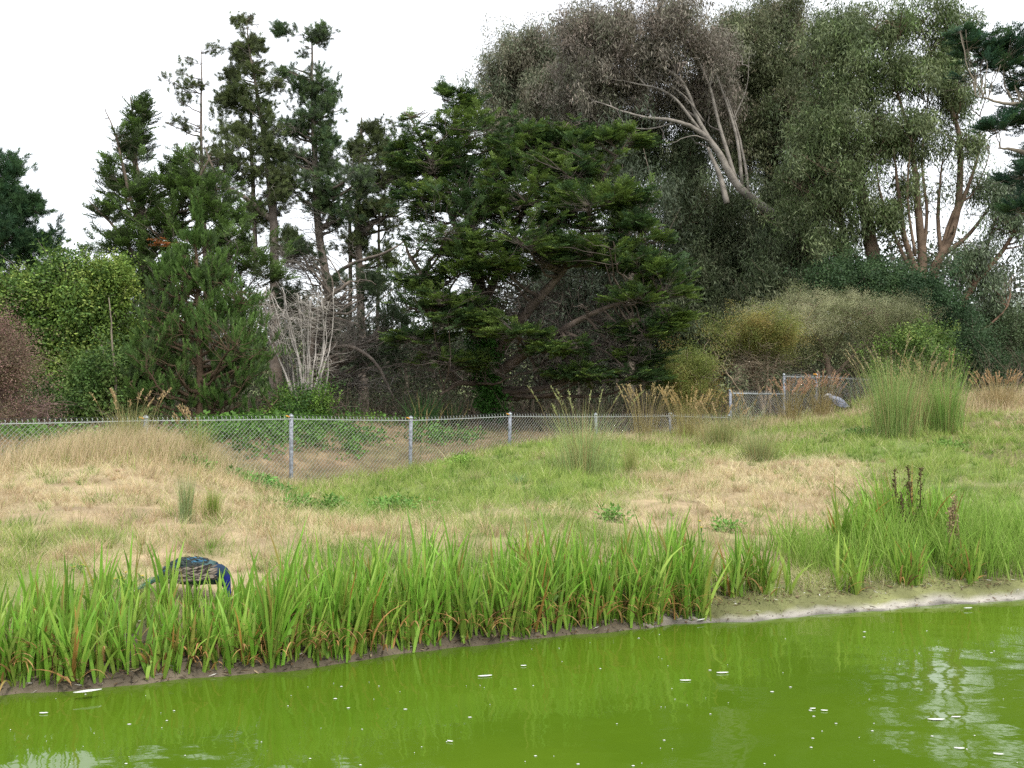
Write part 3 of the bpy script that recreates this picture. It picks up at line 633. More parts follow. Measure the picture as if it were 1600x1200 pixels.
# yellow flowers behind the left irises
def flower_plant(label, px, py, Y, w, ht, n_, name="yellow_flower_plant"):
    q = at(px, py, Y); x = q[0] + R.normal(0, w * .4, n_); y = q[1] + R.normal(0, .1, n_); zt = q[2] + R.normal(0, .03, n_)
    zb = H(x, y); rt = empty(name, (q[0], q[1], float(H(q[0], q[1]))), label, "flowers", None)
    A = Acc(); P0 = np.stack([x + R.normal(0, .03, n_), y, zb], -1); P1 = np.stack([x, y, zt], -1); Pm = (P0 + P1) / 2 + R.normal(0, .02, (n_, 3))
    B = Acc(); tubes(B, np.stack([P0, Pm, P1], 1), .0035, 4, (.12, .2, .04))
    A = Acc(); m = 9; i = np.repeat(np.arange(n_), m); a = np.tile(np.arange(m) * 2 * math.pi / m, n_)
    vv, ff, _ = leafset(P1[i], np.stack([np.cos(a), np.sin(a), .35 + 0 * a], -1), np.tile([0, 0, 1.], (len(i), 1)), .022, .013, 1)
    A.add(vv, ff, np.array([.75, .55, .02])); A.build("blossoms", M_BLOOM, rt)
    m = 8; i = np.repeat(np.arange(n_), m); t = R.random(len(i))[:, None]; pc = P0[i] * (1 - t) + P1[i] * t
    vv, ff, c_ = leafset(pc, R.normal(size=(len(i), 3)) + [0, 0, .6], R.normal(size=(len(i), 3)), .06, .018, R.uniform(.8, 1.2, len(i))); B.add(vv, ff, c_ * np.array([.12, .24, .05])); B.build("leaves", M_LEAF, rt)
flower_plant("little yellow daisies showing above the irises left of the peacock", 178, 903, 8.5, .28, .5, 9)
flower_plant("few yellow daisies left of the peacock, farther from it and nearer the slope", 112, 884, 8.9, .2, .5, 4)
flower_plant("yellow daisy just behind the tail of the peacock", 203, 912, 8.4, .06, .5, 3)
flower_plant("single yellow iris flower at the end of the tallest irises", 1096, 816, 9.8, .02, .9, 2, "yellow_iris_flower")

# dock plants with dark dry stalks
def dock(label, px, py, Y, ht, w, c, ns):
    q = at(px, py, Y); rt = empty("dock_plant", (q[0], q[1], float(H(q[0], q[1]))), label, "dock plant"); A = Acc()
    x = q[0] + R.normal(0, w, ns); y = q[1] + R.normal(0, w, ns); z = H(x, y); top = np.stack([x + R.normal(0, w * .6, ns), y, z + ht * R.uniform(.75, 1.05, ns)], -1)
    b = np.stack([x, y, z], -1); tubes(A, np.stack([b, (b + top) / 2 + R.normal(0, .01, (ns, 3)), top], 1), .006, 5, np.array(c)); m = 130; i = np.repeat(np.arange(ns), m); t = R.uniform(.45, 1, len(i))[:, None]; pc = b[i] * (1 - t) + top[i] * t + R.normal(0, .022, (len(i), 3)) * (1.4 - t)
    vv, ff, c_ = leafset(pc, R.normal(size=(len(i), 3)), R.normal(size=(len(i), 3)), .03, .02, R.uniform(.6, 1.4, len(i))); A.add(vv, ff, c_ * np.array(c)); A.build("foliage", M_LEAF, rt)
dock("dark brown dead dock stalks rising out of the tall iris clump", 1424, 790, 11.5, .93, .06, (.11, .08, .035), 5)
dock("reddish flowering dock stem among lush green grass on the right bank", 1494, 880, 10.7, .72, .05, (.32, .24, .13), 3)

# spiky flax clumps behind the fence
T("flax_clump", "dark green spiky flax behind the fence, left of the ivy clad trunk", "flax plant", 660, 668, 32, 1.2, 1.35, 180, (.06, .13, .04), .5, .5, .05)
T("flax_clump", "dark green spiky flax behind the fence, close to the ivy clad trunk", "flax plant", 705, 668, 33, 1.1, 1.1, 150, (.06, .13, .04), .6, .5, .05)

# stone on the left mound
def stone(label, px, py, Y, s, c, seed):
    q = at(px, py, Y); z = float(H(q[0], q[1])); A = Acc(); u, v = np.meshgrid(np.linspace(0, 2 * math.pi, 17)[:-1], np.linspace(.02, math.pi - .02, 10)); rr = 1 + .2 * np.sin(u * 2 + seed) * np.sin(v) + .15 * np.cos(3 * v + seed)
    P = np.stack([q[0] + s * rr * np.sin(v) * np.cos(u), q[1] + .7 * s * rr * np.sin(v) * np.sin(u), z + .25 * s + .55 * s * rr * np.cos(v)], -1)
    idx = np.arange(160).reshape(10, 16); a0, b0 = idx[:-1], np.roll(idx, -1, 1)[:-1]; a1, b1 = idx[1:], np.roll(idx, -1, 1)[1:]
    A.add(P, np.concatenate([np.stack([a0, a1, b1], -1).reshape(-1, 3), np.stack([a0, b1, b0], -1).reshape(-1, 3)]), c)
    tag(A.build("stone", M_ROCK, smooth=True), label, "stone")
stone("small brown stone lying in the straw on the left mound", 187, 758, 15.2, .055, (.28, .18, .12), 1)
stone("small dark reddish stone at the foot of the reddish dry patch", 413, 826, 12.6, .06, (.2, .1, .09), 2)
stone("pale rounded stone in the mud at the waterline below the left irises", 441, 1043, 7.4, .03, (.5, .47, .43), 3)

# pond edge litter and things floating
def feather(label, px, py, L, ang, name="feather", z=.006, curl=.2):
    v = (600 - py) / F; dz = ST + v * CT; s = (z - CAMZ) / dz; x, y = (px - 800) / F * s, s * (CT - v * ST)
    K = 9; t = np.linspace(0, 1, K); w = L * .16 * np.sin(np.clip(t * 1.05, 0, 1) * math.pi) ** .7 + .0008
    cx = (t - .5) * L; cy = curl * L * (t - .5) ** 2; zz = z + .012 * np.sin(t * math.pi) * L * 6 * .3
    ca, sa = math.cos(ang), math.sin(ang); top = []
    V = []
    for side in (1, 0, -1):
        lx, ly = cx, cy + side * w; V.append(np.stack([x + lx * ca - ly * sa, y + lx * sa + ly * ca, zz + (.0 if side else .004)], -1))
    V = np.concatenate(V); f = []
    for r_ in range(2):
        for k in range(K - 1): a = r_ * K + k; f += [[a, a + 1, a + K + 1], [a, a + K + 1, a + K]]
    rt = Acc(); rt.add(V, f, (.8, .8, .78)); tag(rt.build(name, M_WHITE), label, "feather", "white feathers on and beside the pond")
for a in (("large white feather lying on the mud at the left, pointing to the water", 137, 1080, .17, .5, .05), ("white feather floating below the dense irises, largest on the open water", 758, 1056, .10, .25),
          ("thin white feather floating in mid pond, right of the irises' reflection", 1129, 1051, .085, .1), ("thin white feather floating just below and left of the other mid pond one", 1071, 1063, .075, .0),
          ("white feather floating on the far left water", 68, 1114, .05, .1), ("long thin white feather floating among the sky reflections on the right", 1463, 1124, .10, -.05),
          ("short thin white feather right of the long one among the reflections", 1494, 1120, .055, 0), ("small oval white feather floating left of its twin", 1270, 1107, .035, 0), ("small oval white feather floating right of its twin", 1288, 1110, .04, -.2),
          ("white feather floating near the lower right corner", 1499, 1169, .055, -.2), ("small white feather near the bottom edge", 703, 1158, .035, -.4), ("white feather stranded at the right end of the beach strip", 1513, 950, .08, .1, .02), ("white feather stranded where the beach strip meets the irises", 1096, 968, .10, .7, .03),
          ("tiny white feather floating just off the middle irises", 818, 1040, .04, .1), ("tiny white feather floating near the bottom right corner", 1560, 1178, .05, -.3)): feather(*a[:5], z=a[5] if len(a) > 5 else .006)
A = Acc(); n_ = 120; px = R.uniform(0, 1600, n_); py = R.uniform(985, 1200, n_)
v = (600 - py) / F; s = (.004 - CAMZ) / (ST + v * CT); x = (px - 800) / F * s; y = s * (CT - v * ST); ok = y < shoreY(x) - .1; x, y = x[ok], y[ok]; k = len(x)
a = np.arange(7) * 2 * math.pi / 7; r_ = (.002 + .008 * R.random(k) ** 2.5)[:, None]; V = np.stack([x[:, None] + r_ * np.cos(a) * 1.4, y[:, None] + r_ * np.sin(a), .004 + 0 * r_ * a], -1); V = np.concatenate([V, np.stack([x, y, x * 0 + .007], -1)[:, None]], 1)
f = np.concatenate([(np.arange(k) * 8)[:, None] + np.array([j, (j + 1) % 7, 7]) for j in range(7)]); A.add(V.reshape(-1, 3), f, (.8, .8, .78))
tag(A.build("floating_down", M_WHITE), "white specks of down floating on the green water", "down", kind="stuff")
# leaf litter, pebbles and dried bits on the mud edge
A = Acc(); n_ = 11000; x = R.uniform(-4.2, 6, n_); y = shoreY(x) + np.where(x > 1.2, R.exponential(.35, n_), np.where(R.random(n_) < .6, R.uniform(0.0, .45, n_), R.uniform(0.02, 1.2, n_))); z = H(x, y)
ok = (x < 1.3) | (y - shoreY(x) > .28) | (R.random(n_) < .12); x, y, z = x[ok], y[ok], z[ok]; n_ = len(x)
v = R.uniform(.5, 1.3, (n_, 1)); t = R.random((n_, 1)); cc = np.where(t < .35, np.array([.20, .12, .065]), np.where(t < .65, np.array([.36, .28, .18]), np.where(t < .9, np.array([.10, .075, .05]), np.array([.62, .6, .56])))) * v
vv, ff, _ = leafset(np.stack([x, y, z + .006], -1), R.normal(size=(n_, 3)) * [1, 1, .15], np.array([0, 0, 1.]) + R.normal(0, .35, (n_, 3)), R.uniform(.015, .09, n_), R.uniform(.004, .016, n_), 1); A.add(vv, ff, np.repeat(cc, 4, 0))
tag(A.build("shore_litter", M_GRASS), "dry leaf litter and pale scraps along the muddy waterline", "litter", kind="stuff")

# ------------------------------------------------------------------ birds
def bird_tube(A, pts, sides, colf, squash=1.0):
    """pts rows: x,y,z,r ; squash <1 narrows the body sideways"""
    sp = spline(pts, 34); P = sp[None, :, :3]; Rr = np.maximum(sp[None, :, 3], .001)
    B = Acc(); tubes(B, P, Rr, sides, (1, 1, 1)); v = B.v[0].copy(); c = np.array([colf(q, (i // sides) / 33.) for i, q in enumerate(v)]); A.add(v, B.f[0], c)
def place(rt, o): pass
Yp = 8.25; k_ = Yp / F
def pk(px, py, dy=0.0): q = at(px, py, Yp + dy); return [q[0], q[1], q[2]]
g0 = at(300, 925, Yp); gz = float(H(g0[0], g0[1]))
pea = empty("peacock", (g0[0], g0[1], gz), "peacock with blue neck bent down to feed, standing behind the irises", "peacock")
A = Acc()
def pcol(q, t):
    u = R.random() * .3 + .85
    if t < .42: c = (.035, .07, .06) if (int(q[0] * 160) + int(q[2] * 160)) % 2 else (.06, .11, .11)
    elif t < .56: c = (.015, .035, .07)
    elif t < .95: c = (.012, .02, .17) if R.random() > .1 else (.03, .02, .10)
    else: c = (.02, .03, .12)
    return np.array(c) * u
bird_tube(A, [(*pk(250, 908), .035), (*pk(268, 897), .075), (*pk(290, 893), .105), (*pk(312, 893), .108), (*pk(328, 894), .095), (*pk(338, 896), .088), (*pk(346, 895), .062), (*pk(351, 903), .046), (*pk(354, 915), .033), (*pk(356, 925), .026), (*pk(358, 933), .025), (*pk(361, 940), .017), (*pk(364, 948), .004)], 14, pcol)
A.build("body", M_FEATH, pea, True)
A = Acc()   # scaly back plumage: overlapping small feathers over the saddle
n_ = 620; t = R.random(n_); a = R.uniform(-.2, math.pi + .2, n_); cx = 262 + t * 68; cz = np.interp(cx, [250, 268, 290, 330], [908, 897, 893, 894]); rr = np.interp(cx, [250, 268, 290, 312, 328, 338], [.045, .085, .113, .116, .102, .09])
q = at(cx, cz, Yp); pos = np.stack([q[:, 0], q[:, 1] - rr * np.cos(a), q[:, 2] + np.abs(rr) * np.sin(a)], -1)
vv, ff, sh_ = leafset(pos, np.tile([-1., 0, .12], (n_, 1)) + R.normal(0, .12, (n_, 3)), np.stack([0 * a, -np.cos(a), np.sin(a)], -1) + R.normal(0, .15, (n_, 3)), .04, .02, R.uniform(.6, 1.5, n_)); A.add(vv, ff, sh_ * np.repeat(np.where(R.random((n_, 1)) < .2, np.array([.03, .10, .16]), np.array([.03, .038, .036])), 4, 0)); A.build("back_plumage", M_FEATH, pea)
A = Acc()   # barred wing
n_ = 240; t = R.random(n_); w_ = R.random(n_); q = at(268 + t * 74, 880 + w_ * 22 + (1 - t) * 8, Yp - .118 - .01 * np.sin(t * 3)); pale = R.random((n_, 1)) < .5
vv, ff, sh_ = leafset(q, np.tile([-1., -.05, -.25], (n_, 1)) + R.normal(0, .08, (n_, 3)), np.tile([0, -1., .15], (n_, 1)), .06, .016, R.uniform(.7, 1.3, n_)); A.add(vv, ff, sh_ * np.repeat(np.where(pale, np.array([.22, .18, .15]), np.array([.05, .04, .035])), 4, 0)); A.build("wing", M_FEATH, pea)
A = Acc()   # train
n_ = 420; t = R.random(n_); w_ = R.normal(0, 1, n_); q = at(255 - t * 85, 903 + t * 45, Yp + .05); pos = q + np.stack([0 * t, w_ * (.04 + .07 * t), np.abs(R.normal(0, .02, n_))], -1)
vv, ff, sh_ = leafset(pos, np.stack([-1 + 0 * t, .3 * w_ * t, -.45 + 0 * t], -1), np.tile([0, -.3, 1.], (n_, 1)) + R.normal(0, .3, (n_, 3)), .09, .012, R.uniform(.6, 1.4, n_)); A.add(vv, ff, sh_ * np.repeat(np.where(R.random((n_, 1)) < .3, np.array([.03, .2, .26]), np.array([.06, .12, .05])), 4, 0)); A.build("train", M_FEATH, pea)
for dx, dy in ((300, -.04), (309, .05)):
    A = Acc(); a = pk(dx, 905, dy); zg = float(H(a[0], a[1] ))
    tubes(A, np.array([[a, [a[0] - .02, a[1], (a[2] + zg) / 2], [a[0] + .005, a[1], zg + .015]]]), np.array([[.03, .011, .007]]), 8, (.2, .17, .14))
    for da in (-.5, 0, .5): tubes(A, np.array([[[a[0] + .005, a[1], zg + .015], [a[0] + .03 * math.cos(da), a[1] + .03 * math.sin(da), zg + .012], [a[0] + .06 * math.cos(da), a[1] + .06 * math.sin(da), zg + .004]]]), .005, 5, (.2, .17, .14))
    A.build("leg", M_FEATH, pea, True)
A = Acc(); b = np.array(pk(360, 938))
for i in range(9):
    d = np.array([.05, (i - 4) * .007, -.01 + .05]); tubes(A, np.array([[b, b + d * .6, b + d]]), .0012, 4, (.02, .05, .14))
A.build("crest", M_FEATH, pea)

Yh = 33.6
def hk(px, py, dy=0.0): q = at(px, py, Yh + dy); return [q[0], q[1], q[2]]
g0 = at(1308, 640, Yh); gz = float(H(g0[0], g0[1])); her = empty("heron", (g0[0], g0[1], gz), "grey heron with white head crouched on the crest beside the fence", "heron")
gcol = lambda q, t: np.array((.68, .66, .62)) if t > .72 else np.array((.25, .27, .33)) * R.uniform(.85, 1.15)
A = Acc(); bird_tube(A, [(*hk(1327, 636), .02), (*hk(1322, 633), .06), (*hk(1313, 628), .12), (*hk(1305, 625), .14), (*hk(1299, 622), .11), (*hk(1297, 618.5), .07), (*hk(1295, 617), .05), (*hk(1292, 617.5), .045), (*hk(1289, 619), .02), (*hk(1284, 621), .006)], 12, gcol); A.build("body", M_FEATH, her, True)
A = Acc(); n_ = 160; t = R.random(n_); q = at(1301 + t * 22, 622 + t * 11 + R.uniform(0, 7, n_), Yh - .13); vv, ff, sh_ = leafset(q, np.tile([1., -.05, -.45], (n_, 1)) + R.normal(0, .1, (n_, 3)), np.tile([0, -1., .2], (n_, 1)), .15, .045, R.uniform(.7, 1.25, n_)); A.add(vv, ff, sh_ * np.array([.23, .25, .31])); A.build("wing", M_FEATH, her)
for dx in (1306, 1311):
    A = Acc(); a = hk(dx, 632, .03 if dx > 1308 else -.03); zg = float(H(a[0], a[1])); tubes(A, np.array([[a, [a[0] + .03, a[1], (a[2] + zg) / 2], [a[0], a[1], zg]]]), np.array([[.03, .014, .012]]), 6, (.3, .26, .2)); A.build("leg", M_FEATH, her, True)

# ------------------------------------------------------------------ trees
GRN = {'pine': (.055, .105, .035), 'cyp': (.05, .115, .028), 'euc': (.10, .125, .075)}
def noise3(p, s, seed):
    p = p / s + seed * 13.7; i = np.floor(p); f = p - i; f = f * f * (3 - 2 * f); out = 0
    for a in (0, 1):
        for b in (0, 1):
            for c in (0, 1):
                h = (np.sin((i[:, 0] + a) * 127.1 + (i[:, 1] + b) * 311.7 + (i[:, 2] + c) * 74.7 + seed) * 43758.5453) % 1.0
                out = out + h * (f[:, 0] if a else 1 - f[:, 0]) * (f[:, 1] if b else 1 - f[:, 1]) * (f[:, 2] if c else 1 - f[:, 2])
    return out
def blobgap(blobs, n, shell, gs, thr, vs=1.5):
    if not gs: return blobpts(blobs, n, shell)
    sd = R.uniform(0, 50); ps, is_ = [], []; tot = 0
    for _ in range(12):
        p, i = blobpts(blobs, n, shell, 1.12); k = noise3(p * [1, 1, vs], gs, sd) > thr; ps.append(p[k]); is_.append(i[k]); tot += k.sum()
        if tot >= n: break
    if tot < 3: return blobpts(blobs, n, shell)
    return np.concatenate(ps)[:n], np.concatenate(is_)[:n]
def blobpts(blobs, n, shell=.45, grow=1.0):
    B = np.array(blobs, float); w = B[:, 2] * B[:, 3] * np.where(B.shape[1] > 6, 1, 1); w = w ** .75; w = w / w.sum()
    i = R.choice(len(B), n, p=w); c = at(B[i, 0], B[i, 1], B[i, 4]); k = B[i, 4] / F
    q = norm(R.normal(size=(n, 3))) * (R.random((n, 1)) ** shell) * grow * np.clip(1 + R.normal(0, .17, (n, 1)), .5, 1.5)
    q = q * (.62 + .76 * noise3(norm(q) * 2.2 + i[:, None] * 5.1, 1.0, 3))[:, None]
    return c + q * np.stack([B[i, 2] * k, B[i, 5], B[i, 3] * k], -1), i
def attach(ends, Sk, Sr, slope=.5, minr=0):
    d = ends[:, None] - Sk[None]; hd = np.linalg.norm(d[..., :2], axis=-1); ds = np.linalg.norm(d, axis=-1)
    bad = np.maximum(0, slope * hd - d[..., 2]); return np.argmin(ds + 1.3 * bad + (Sr[None] < minr) * 50, 1)
def limbs(A, starts, ends, r0, r1, K, sag, jit, col, sides):
    t = np.linspace(0, 1, K)[None, :, None]; L = np.linalg.norm(ends - starts, axis=-1)[:, None, None]
    P = starts[:, None] * (1 - t) + ends[:, None] * t
    P[..., 2] += (sag * L[..., 0] * (4 * t * (1 - t))[..., 0])
    P += np.cumsum(R.normal(0, jit, P.shape), 1) * L * (np.sin(t * math.pi))
    rr = r0[:, None] * (1 - t[..., 0]) + r1 * t[..., 0]
    tubes(A, P, rr, sides, col, False); return P, rr
PR = {'pine': [p_pine(40, .14, .012, .14, (20, 70)) for _ in range(5)], 'pine_young': [p_pine(60, .15, .012, .34, (12, 50)) for _ in range(4)],
      'cyp': [p_cyp() for _ in range(5)], 'euc': [p_euc() for _ in range(7)], 'broad': [p_broad() for _ in range(5)], 'fine': [p_broad(44, .3, .06, .022) for _ in range(5)],
      'bottle': [p_broad(60, .34, .075, .016) for _ in range(5)], 'deadtw': [p_pine(16, .5, .02, .5, (15, 60)) for _ in range(4)]}
def tree(name, label, cat, trunks, blobs, kind, n1, n2, per, tint, s=1.0, bark=(.14, .11, .085), slope=.4, sag=-.05, group=None, r1f=.45, twig_r=.014, dead=0, tipbias=(.55, 1.0), jit=.025, vary=.3, dirup=.35, barkcol2=None, rough_r=0, dblobs=None, crown="crown", lim_r=.07, sec=None, gs=.7, thr=.45, vs=1.5, shell=.45, jit2=0):
    base = at(*trunks[0][0][:3]); zb = min(float(H(base[0], base[1])), float(base[2]))
    rt = empty(name, (base[0], base[1], zb), label, cat, group)
    A = Acc(); SK, SR = [], []
    for ti, tr in enumerate(trunks):
        pts = [(*at(a, b, Y), r) for a, b, Y, r in tr]
        if ti == 0 or tr[0][1] > 600: pts[0] = (pts[0][0], pts[0][1], min(pts[0][2], float(H(pts[0][0], pts[0][1]))) - .3, pts[0][3] * 1.25)
        m = max(10, 5 * len(pts)); sp = spline(pts, m); wob = np.cumsum(R.normal(0, .022, (m, 3)), 0) * np.linspace(0, 1, m)[:, None] * (0 if ti == 0 and m < 4 else 1)
        sp[:, :3] += wob; sp[:, 3] = np.maximum(sp[:, 3], .012)
        tubes(A, sp[None, :, :3], sp[None, :, 3], 9, np.array(bark)); sp2 = spline(sp, m * 4); SK.append(sp2[:, :3]); SR.append(sp2[:, 3])
    trunk_o = A.build("trunk", M_BARK, rt, True)
    SK = np.concatenate(SK); SR = np.concatenate(SR)
    B = Acc()
    if n1:
        e1, _ = blobpts(blobs, n1, .5); i = attach(e1, SK, SR, slope); r0 = np.minimum(SR[i] * .6, lim_r)
        P1, R1 = limbs(B, SK[i], e1, np.maximum(r0, twig_r * 1.3), twig_r, 9, sag, jit, np.array(bark) * .9, 5)
        LK = np.concatenate([P1[:, 2:].reshape(-1, 3), SK[::3]]); LR = np.concatenate([R1[:, 2:].ravel(), SR[::3]])
    else: LK, LR = SK, SR
    e2, bi = blobgap(blobs, n2, shell, gs, thr, vs); n2 = len(e2); e2 = e2 + R.normal(0, 1, e2.shape) * jit2 * np.abs(R.normal(0, 1, (n2, 1)))
    i = np.concatenate([attach(e2[k:k + 500], LK, LR, slope * .7) for k in range(0, n2, 500)])
    P2, R2 = limbs(B, LK[i], e2, np.minimum(LR[i] * .5, twig_r), .005, 5, sag * .6, jit * 1.5, np.array(barkcol2 or bark) * .9, 3)
    if dead:
        e3, _ = blobpts(dblobs or blobs, dead); i = np.concatenate([attach(e3[k:k + 500], LK, LR, slope * .4) for k in range(0, dead, 500)])
        P3, R3 = limbs(B, LK[i], e3, np.minimum(LR[i] * .5, .02), .007, 7, .03, .05, np.array(barkcol2 or bark), 3)
        m = dead * 5; j = R.integers(0, dead, m); kk = R.integers(2, 7, m); st = P3[j, kk]; en = st + R.normal(0, 1, (m, 3)) * [.35, .35, .22]
        limbs(B, st, en, np.full(m, .007), .004, 4, 0, .06, np.array(barkcol2 or bark), 3)
    B.build("branches", M_BARK, trunk_o, True)
    C = Acc(); N = n2 * per; j = np.repeat(np.arange(n2), per); t = R.uniform(*tipbias, N) * 4; k0 = np.minimum(t.astype(int), 3); u = (t - k0)[:, None]
    pos = P2[j, k0] * (1 - u) + P2[j, k0 + 1] * u; dr = norm(P2[j, 4] - P2[j, 0] + 1e-4)
    first = np.tile(np.arange(per), n2) == 0; pos[first] = P2[j, 4][first]
    v = R.uniform(1 - vary, 1 + vary, (N, 1)); tn = np.array(tint, float)
    if tn.ndim == 2: nq = np.clip((noise3(pos, .55, R.uniform(0, 50)) - .5) * 2.2 + .5, 0, 1); tn = tn[np.minimum((R.random(N) * .45 + nq * .55) * len(tn), len(tn) - 1).astype(int)]
    tn = tn * v
    sz = s * R.uniform(.7, 1.3, N)
    if kind == 'euc' or kind in ('broad', 'fine', 'bottle'):
        pos += R.normal(0, .18 * s, pos.shape); a = R.uniform(0, 6.28, N); d = np.stack([np.cos(a), np.sin(a), 0 * a], -1); scatter(C, PR[kind], pos, d, sz, tn, roll=.12)
    elif kind == 'cyp':
        d = norm(dr * [1, 1, .35] + np.array([0, 0, dirup]) + R.normal(0, .4, dr.shape) * [1, 1, .3]); scatter(C, PR[kind], pos, d, sz, tn, roll=.25)
    elif kind == 'pine_young':
        d = norm(dr * .45 + np.array([0, 0, .9]) + R.normal(0, .22, dr.shape)); scatter(C, PR[kind], pos, d, sz, tn, roll=1)
    else:
        d = norm(dr * .6 + np.array([0, 0, dirup]) + R.normal(0, .45, dr.shape)); pos += R.normal(0, .1, pos.shape); scatter(C, PR[kind], pos, d, sz, tn, roll=1)
    C.build(crown, M_EUC if kind == 'euc' else M_LEAF, rt)
    if sec:   # second colour of foliage or bloom: (prototype, blobs, n, tint, size)
        pn, bl, nn, tc_, ss = sec; e, _ = blobpts(bl, nn, .3); C = Acc(); a = R.uniform(0, 6.28, nn); scatter(C, PR[pn], e, np.stack([np.cos(a), np.sin(a), 0 * a], -1), ss * R.uniform(.7, 1.3, nn), np.array(tc_) * R.uniform(.7, 1.3, (nn, 1)), roll=.3); C.build("blossom" if pn != 'cyp' else "dead_spray", M_LEAF, rt)
    return rt

PINEC = [(.095, .13, .05), (.13, .165, .06), (.085, .105, .05)]
CYPC = [(.035, .07, .024), (.05, .09, .028), (.085, .135, .03), (.12, .175, .038)]
EUCC = [(.11, .135, .06), (.155, .17, .085), (.09, .115, .045), (.2, .18, .11)]

# left edge pine
tree("pine_tree", "dark bushy pine at the far left, cut by the picture edge", "pine tree", [[(-30, 650, 40, .3), (-20, 450, 40, .25), (-5, 300, 40, .1), (0, 250, 40, .03)]],
     [(-10, 350, 50, 60, 40, 2.2), (25, 375, 55, 35, 40, 2), (5, 290, 28, 35, 40, 1), (15, 262, 12, 20, 40, .5), (45, 325, 18, 22, 40, 1), (65, 382, 22, 14, 40, 1), (-20, 410, 70, 25, 40, 2)], 'pine', 30, 430, 7, [(.045, .10, .045), (.06, .12, .045)], 1.5, thr=.3)
# left cypress with ragged leaders
tree("cypress_tree", "ragged dark cypress with bare pointed leaders behind the young pine", "cypress tree", [[(232, 660, 34, .3), (228, 450, 34, .22), (220, 300, 34, .12), (214, 200, 34, .05), (214, 145, 34, .015)],
      [(228, 380, 34, .1), (200, 300, 33.6, .06), (182, 220, 33.5, .03), (165, 178, 33.5, .012)], [(228, 430, 34, .08), (185, 360, 33.6, .05), (140, 312, 33.5, .015)], [(235, 400, 34, .12), (290, 310, 34, .06), (335, 250, 34, .02)]],
     [(217, 190, 11, 40, 34, .3), (213, 240, 16, 30, 34, .5), (183, 225, 11, 30, 33.5, .3), (170, 190, 7, 14, 33.5, .2), (180, 285, 20, 30, 33.6, .5), (225, 300, 36, 40, 34, 1), (250, 360, 62, 50, 34, 1.8), (165, 335, 22, 14, 33.6, .5), (190, 385, 30, 20, 33.8, .8), (300, 290, 38, 40, 34, 1.2), (345, 330, 40, 50, 34, 1.4),
      (230, 440, 80, 50, 34, 2), (150, 402, 18, 10, 34, .5), (230, 530, 70, 60, 34, 2), (370, 400, 60, 35, 33.5, 1.4), (420, 435, 30, 10, 33.5, .8), (330, 420, 60, 50, 33.5, 2)], 'cyp', 90, 1300, 4, [(.06, .10, .028), (.09, .15, .035), (.06, .085, .035)], .42, gs=.5, thr=.42, vs=1, slope=.7, dirup=.45, dead=120, barkcol2=(.16, .14, .11), sec=('cyp', [(262, 380, 14, 5, 32.2, .2)], 14, (.32, .12, .04), .35))
# young bright pine
tree("young_pine", "young bright green pine with upright candles just behind the fence", "pine tree", [[(313, 680, 28, .12), (312, 560, 28, .09), (309, 430, 28, .05), (306, 330, 28, .015)]],
     [(307, 335, 5, 30, 28, .15), (308, 385, 22, 26, 28, .4), (272, 420, 24, 28, 28, .5), (345, 420, 22, 26, 28, .5), (312, 440, 50, 30, 28, .8), (260, 480, 42, 30, 28, .9), (370, 480, 40, 30, 28, .9), (315, 500, 70, 40, 27.8, 1.3), (250, 540, 40, 35, 28, 1.2), (385, 550, 40, 45, 28, 1.2), (318, 580, 90, 45, 28, 1.5), (330, 622, 80, 22, 28, 1.3), (230, 600, 30, 30, 28, 1)],
     'pine_young', 90, 1200, 5, [(.085, .16, .04), (.12, .21, .05), (.08, .13, .045)], .62, gs=.45, thr=.42, slope=.5, bark=(.13, .09, .06), dead=60)
# tall open pines
def openpine(label, tr, bl, n1, n2, per=6, dead=60, tint=PINEC, s=1.6, dbl=None): return tree("pine_tree", label, "pine tree", tr, bl, 'pine', int(n1 * 1.4), int(n2 * 1.55), per, tint, s * .74, slope=.35, bark=(.17, .14, .115), dead=dead, group="tall open pines left of the big cypress", dblobs=dbl, barkcol2=(.2, .18, .155), lim_r=.1, gs=.5, thr=.51)
openpine("thinnest tall pine with sparse separate tufts, leftmost of the tall ones", [[(330, 660, 46, .16), (322, 420, 46, .13), (316, 230, 46, .07), (318, 72, 46, .02)]],
    [(335, 78, 12, 9, 46, .4), (292, 93, 12, 6, 46, .4), (278, 115, 11, 6, 46, .3), (258, 124, 8, 6, 46, .3), (300, 138, 24, 10, 46, .6), (328, 125, 10, 10, 46, .3), (250, 155, 6, 4, 46, .3), (285, 158, 14, 6, 46, .5), (275, 188, 16, 7, 46, .5), (293, 200, 12, 6, 46, .5), (345, 235, 30, 20, 46, 1), (300, 250, 30, 22, 46, 1.2), (325, 300, 30, 30, 46, 1.5)], 26, 120, 4, 60, s=1.5)
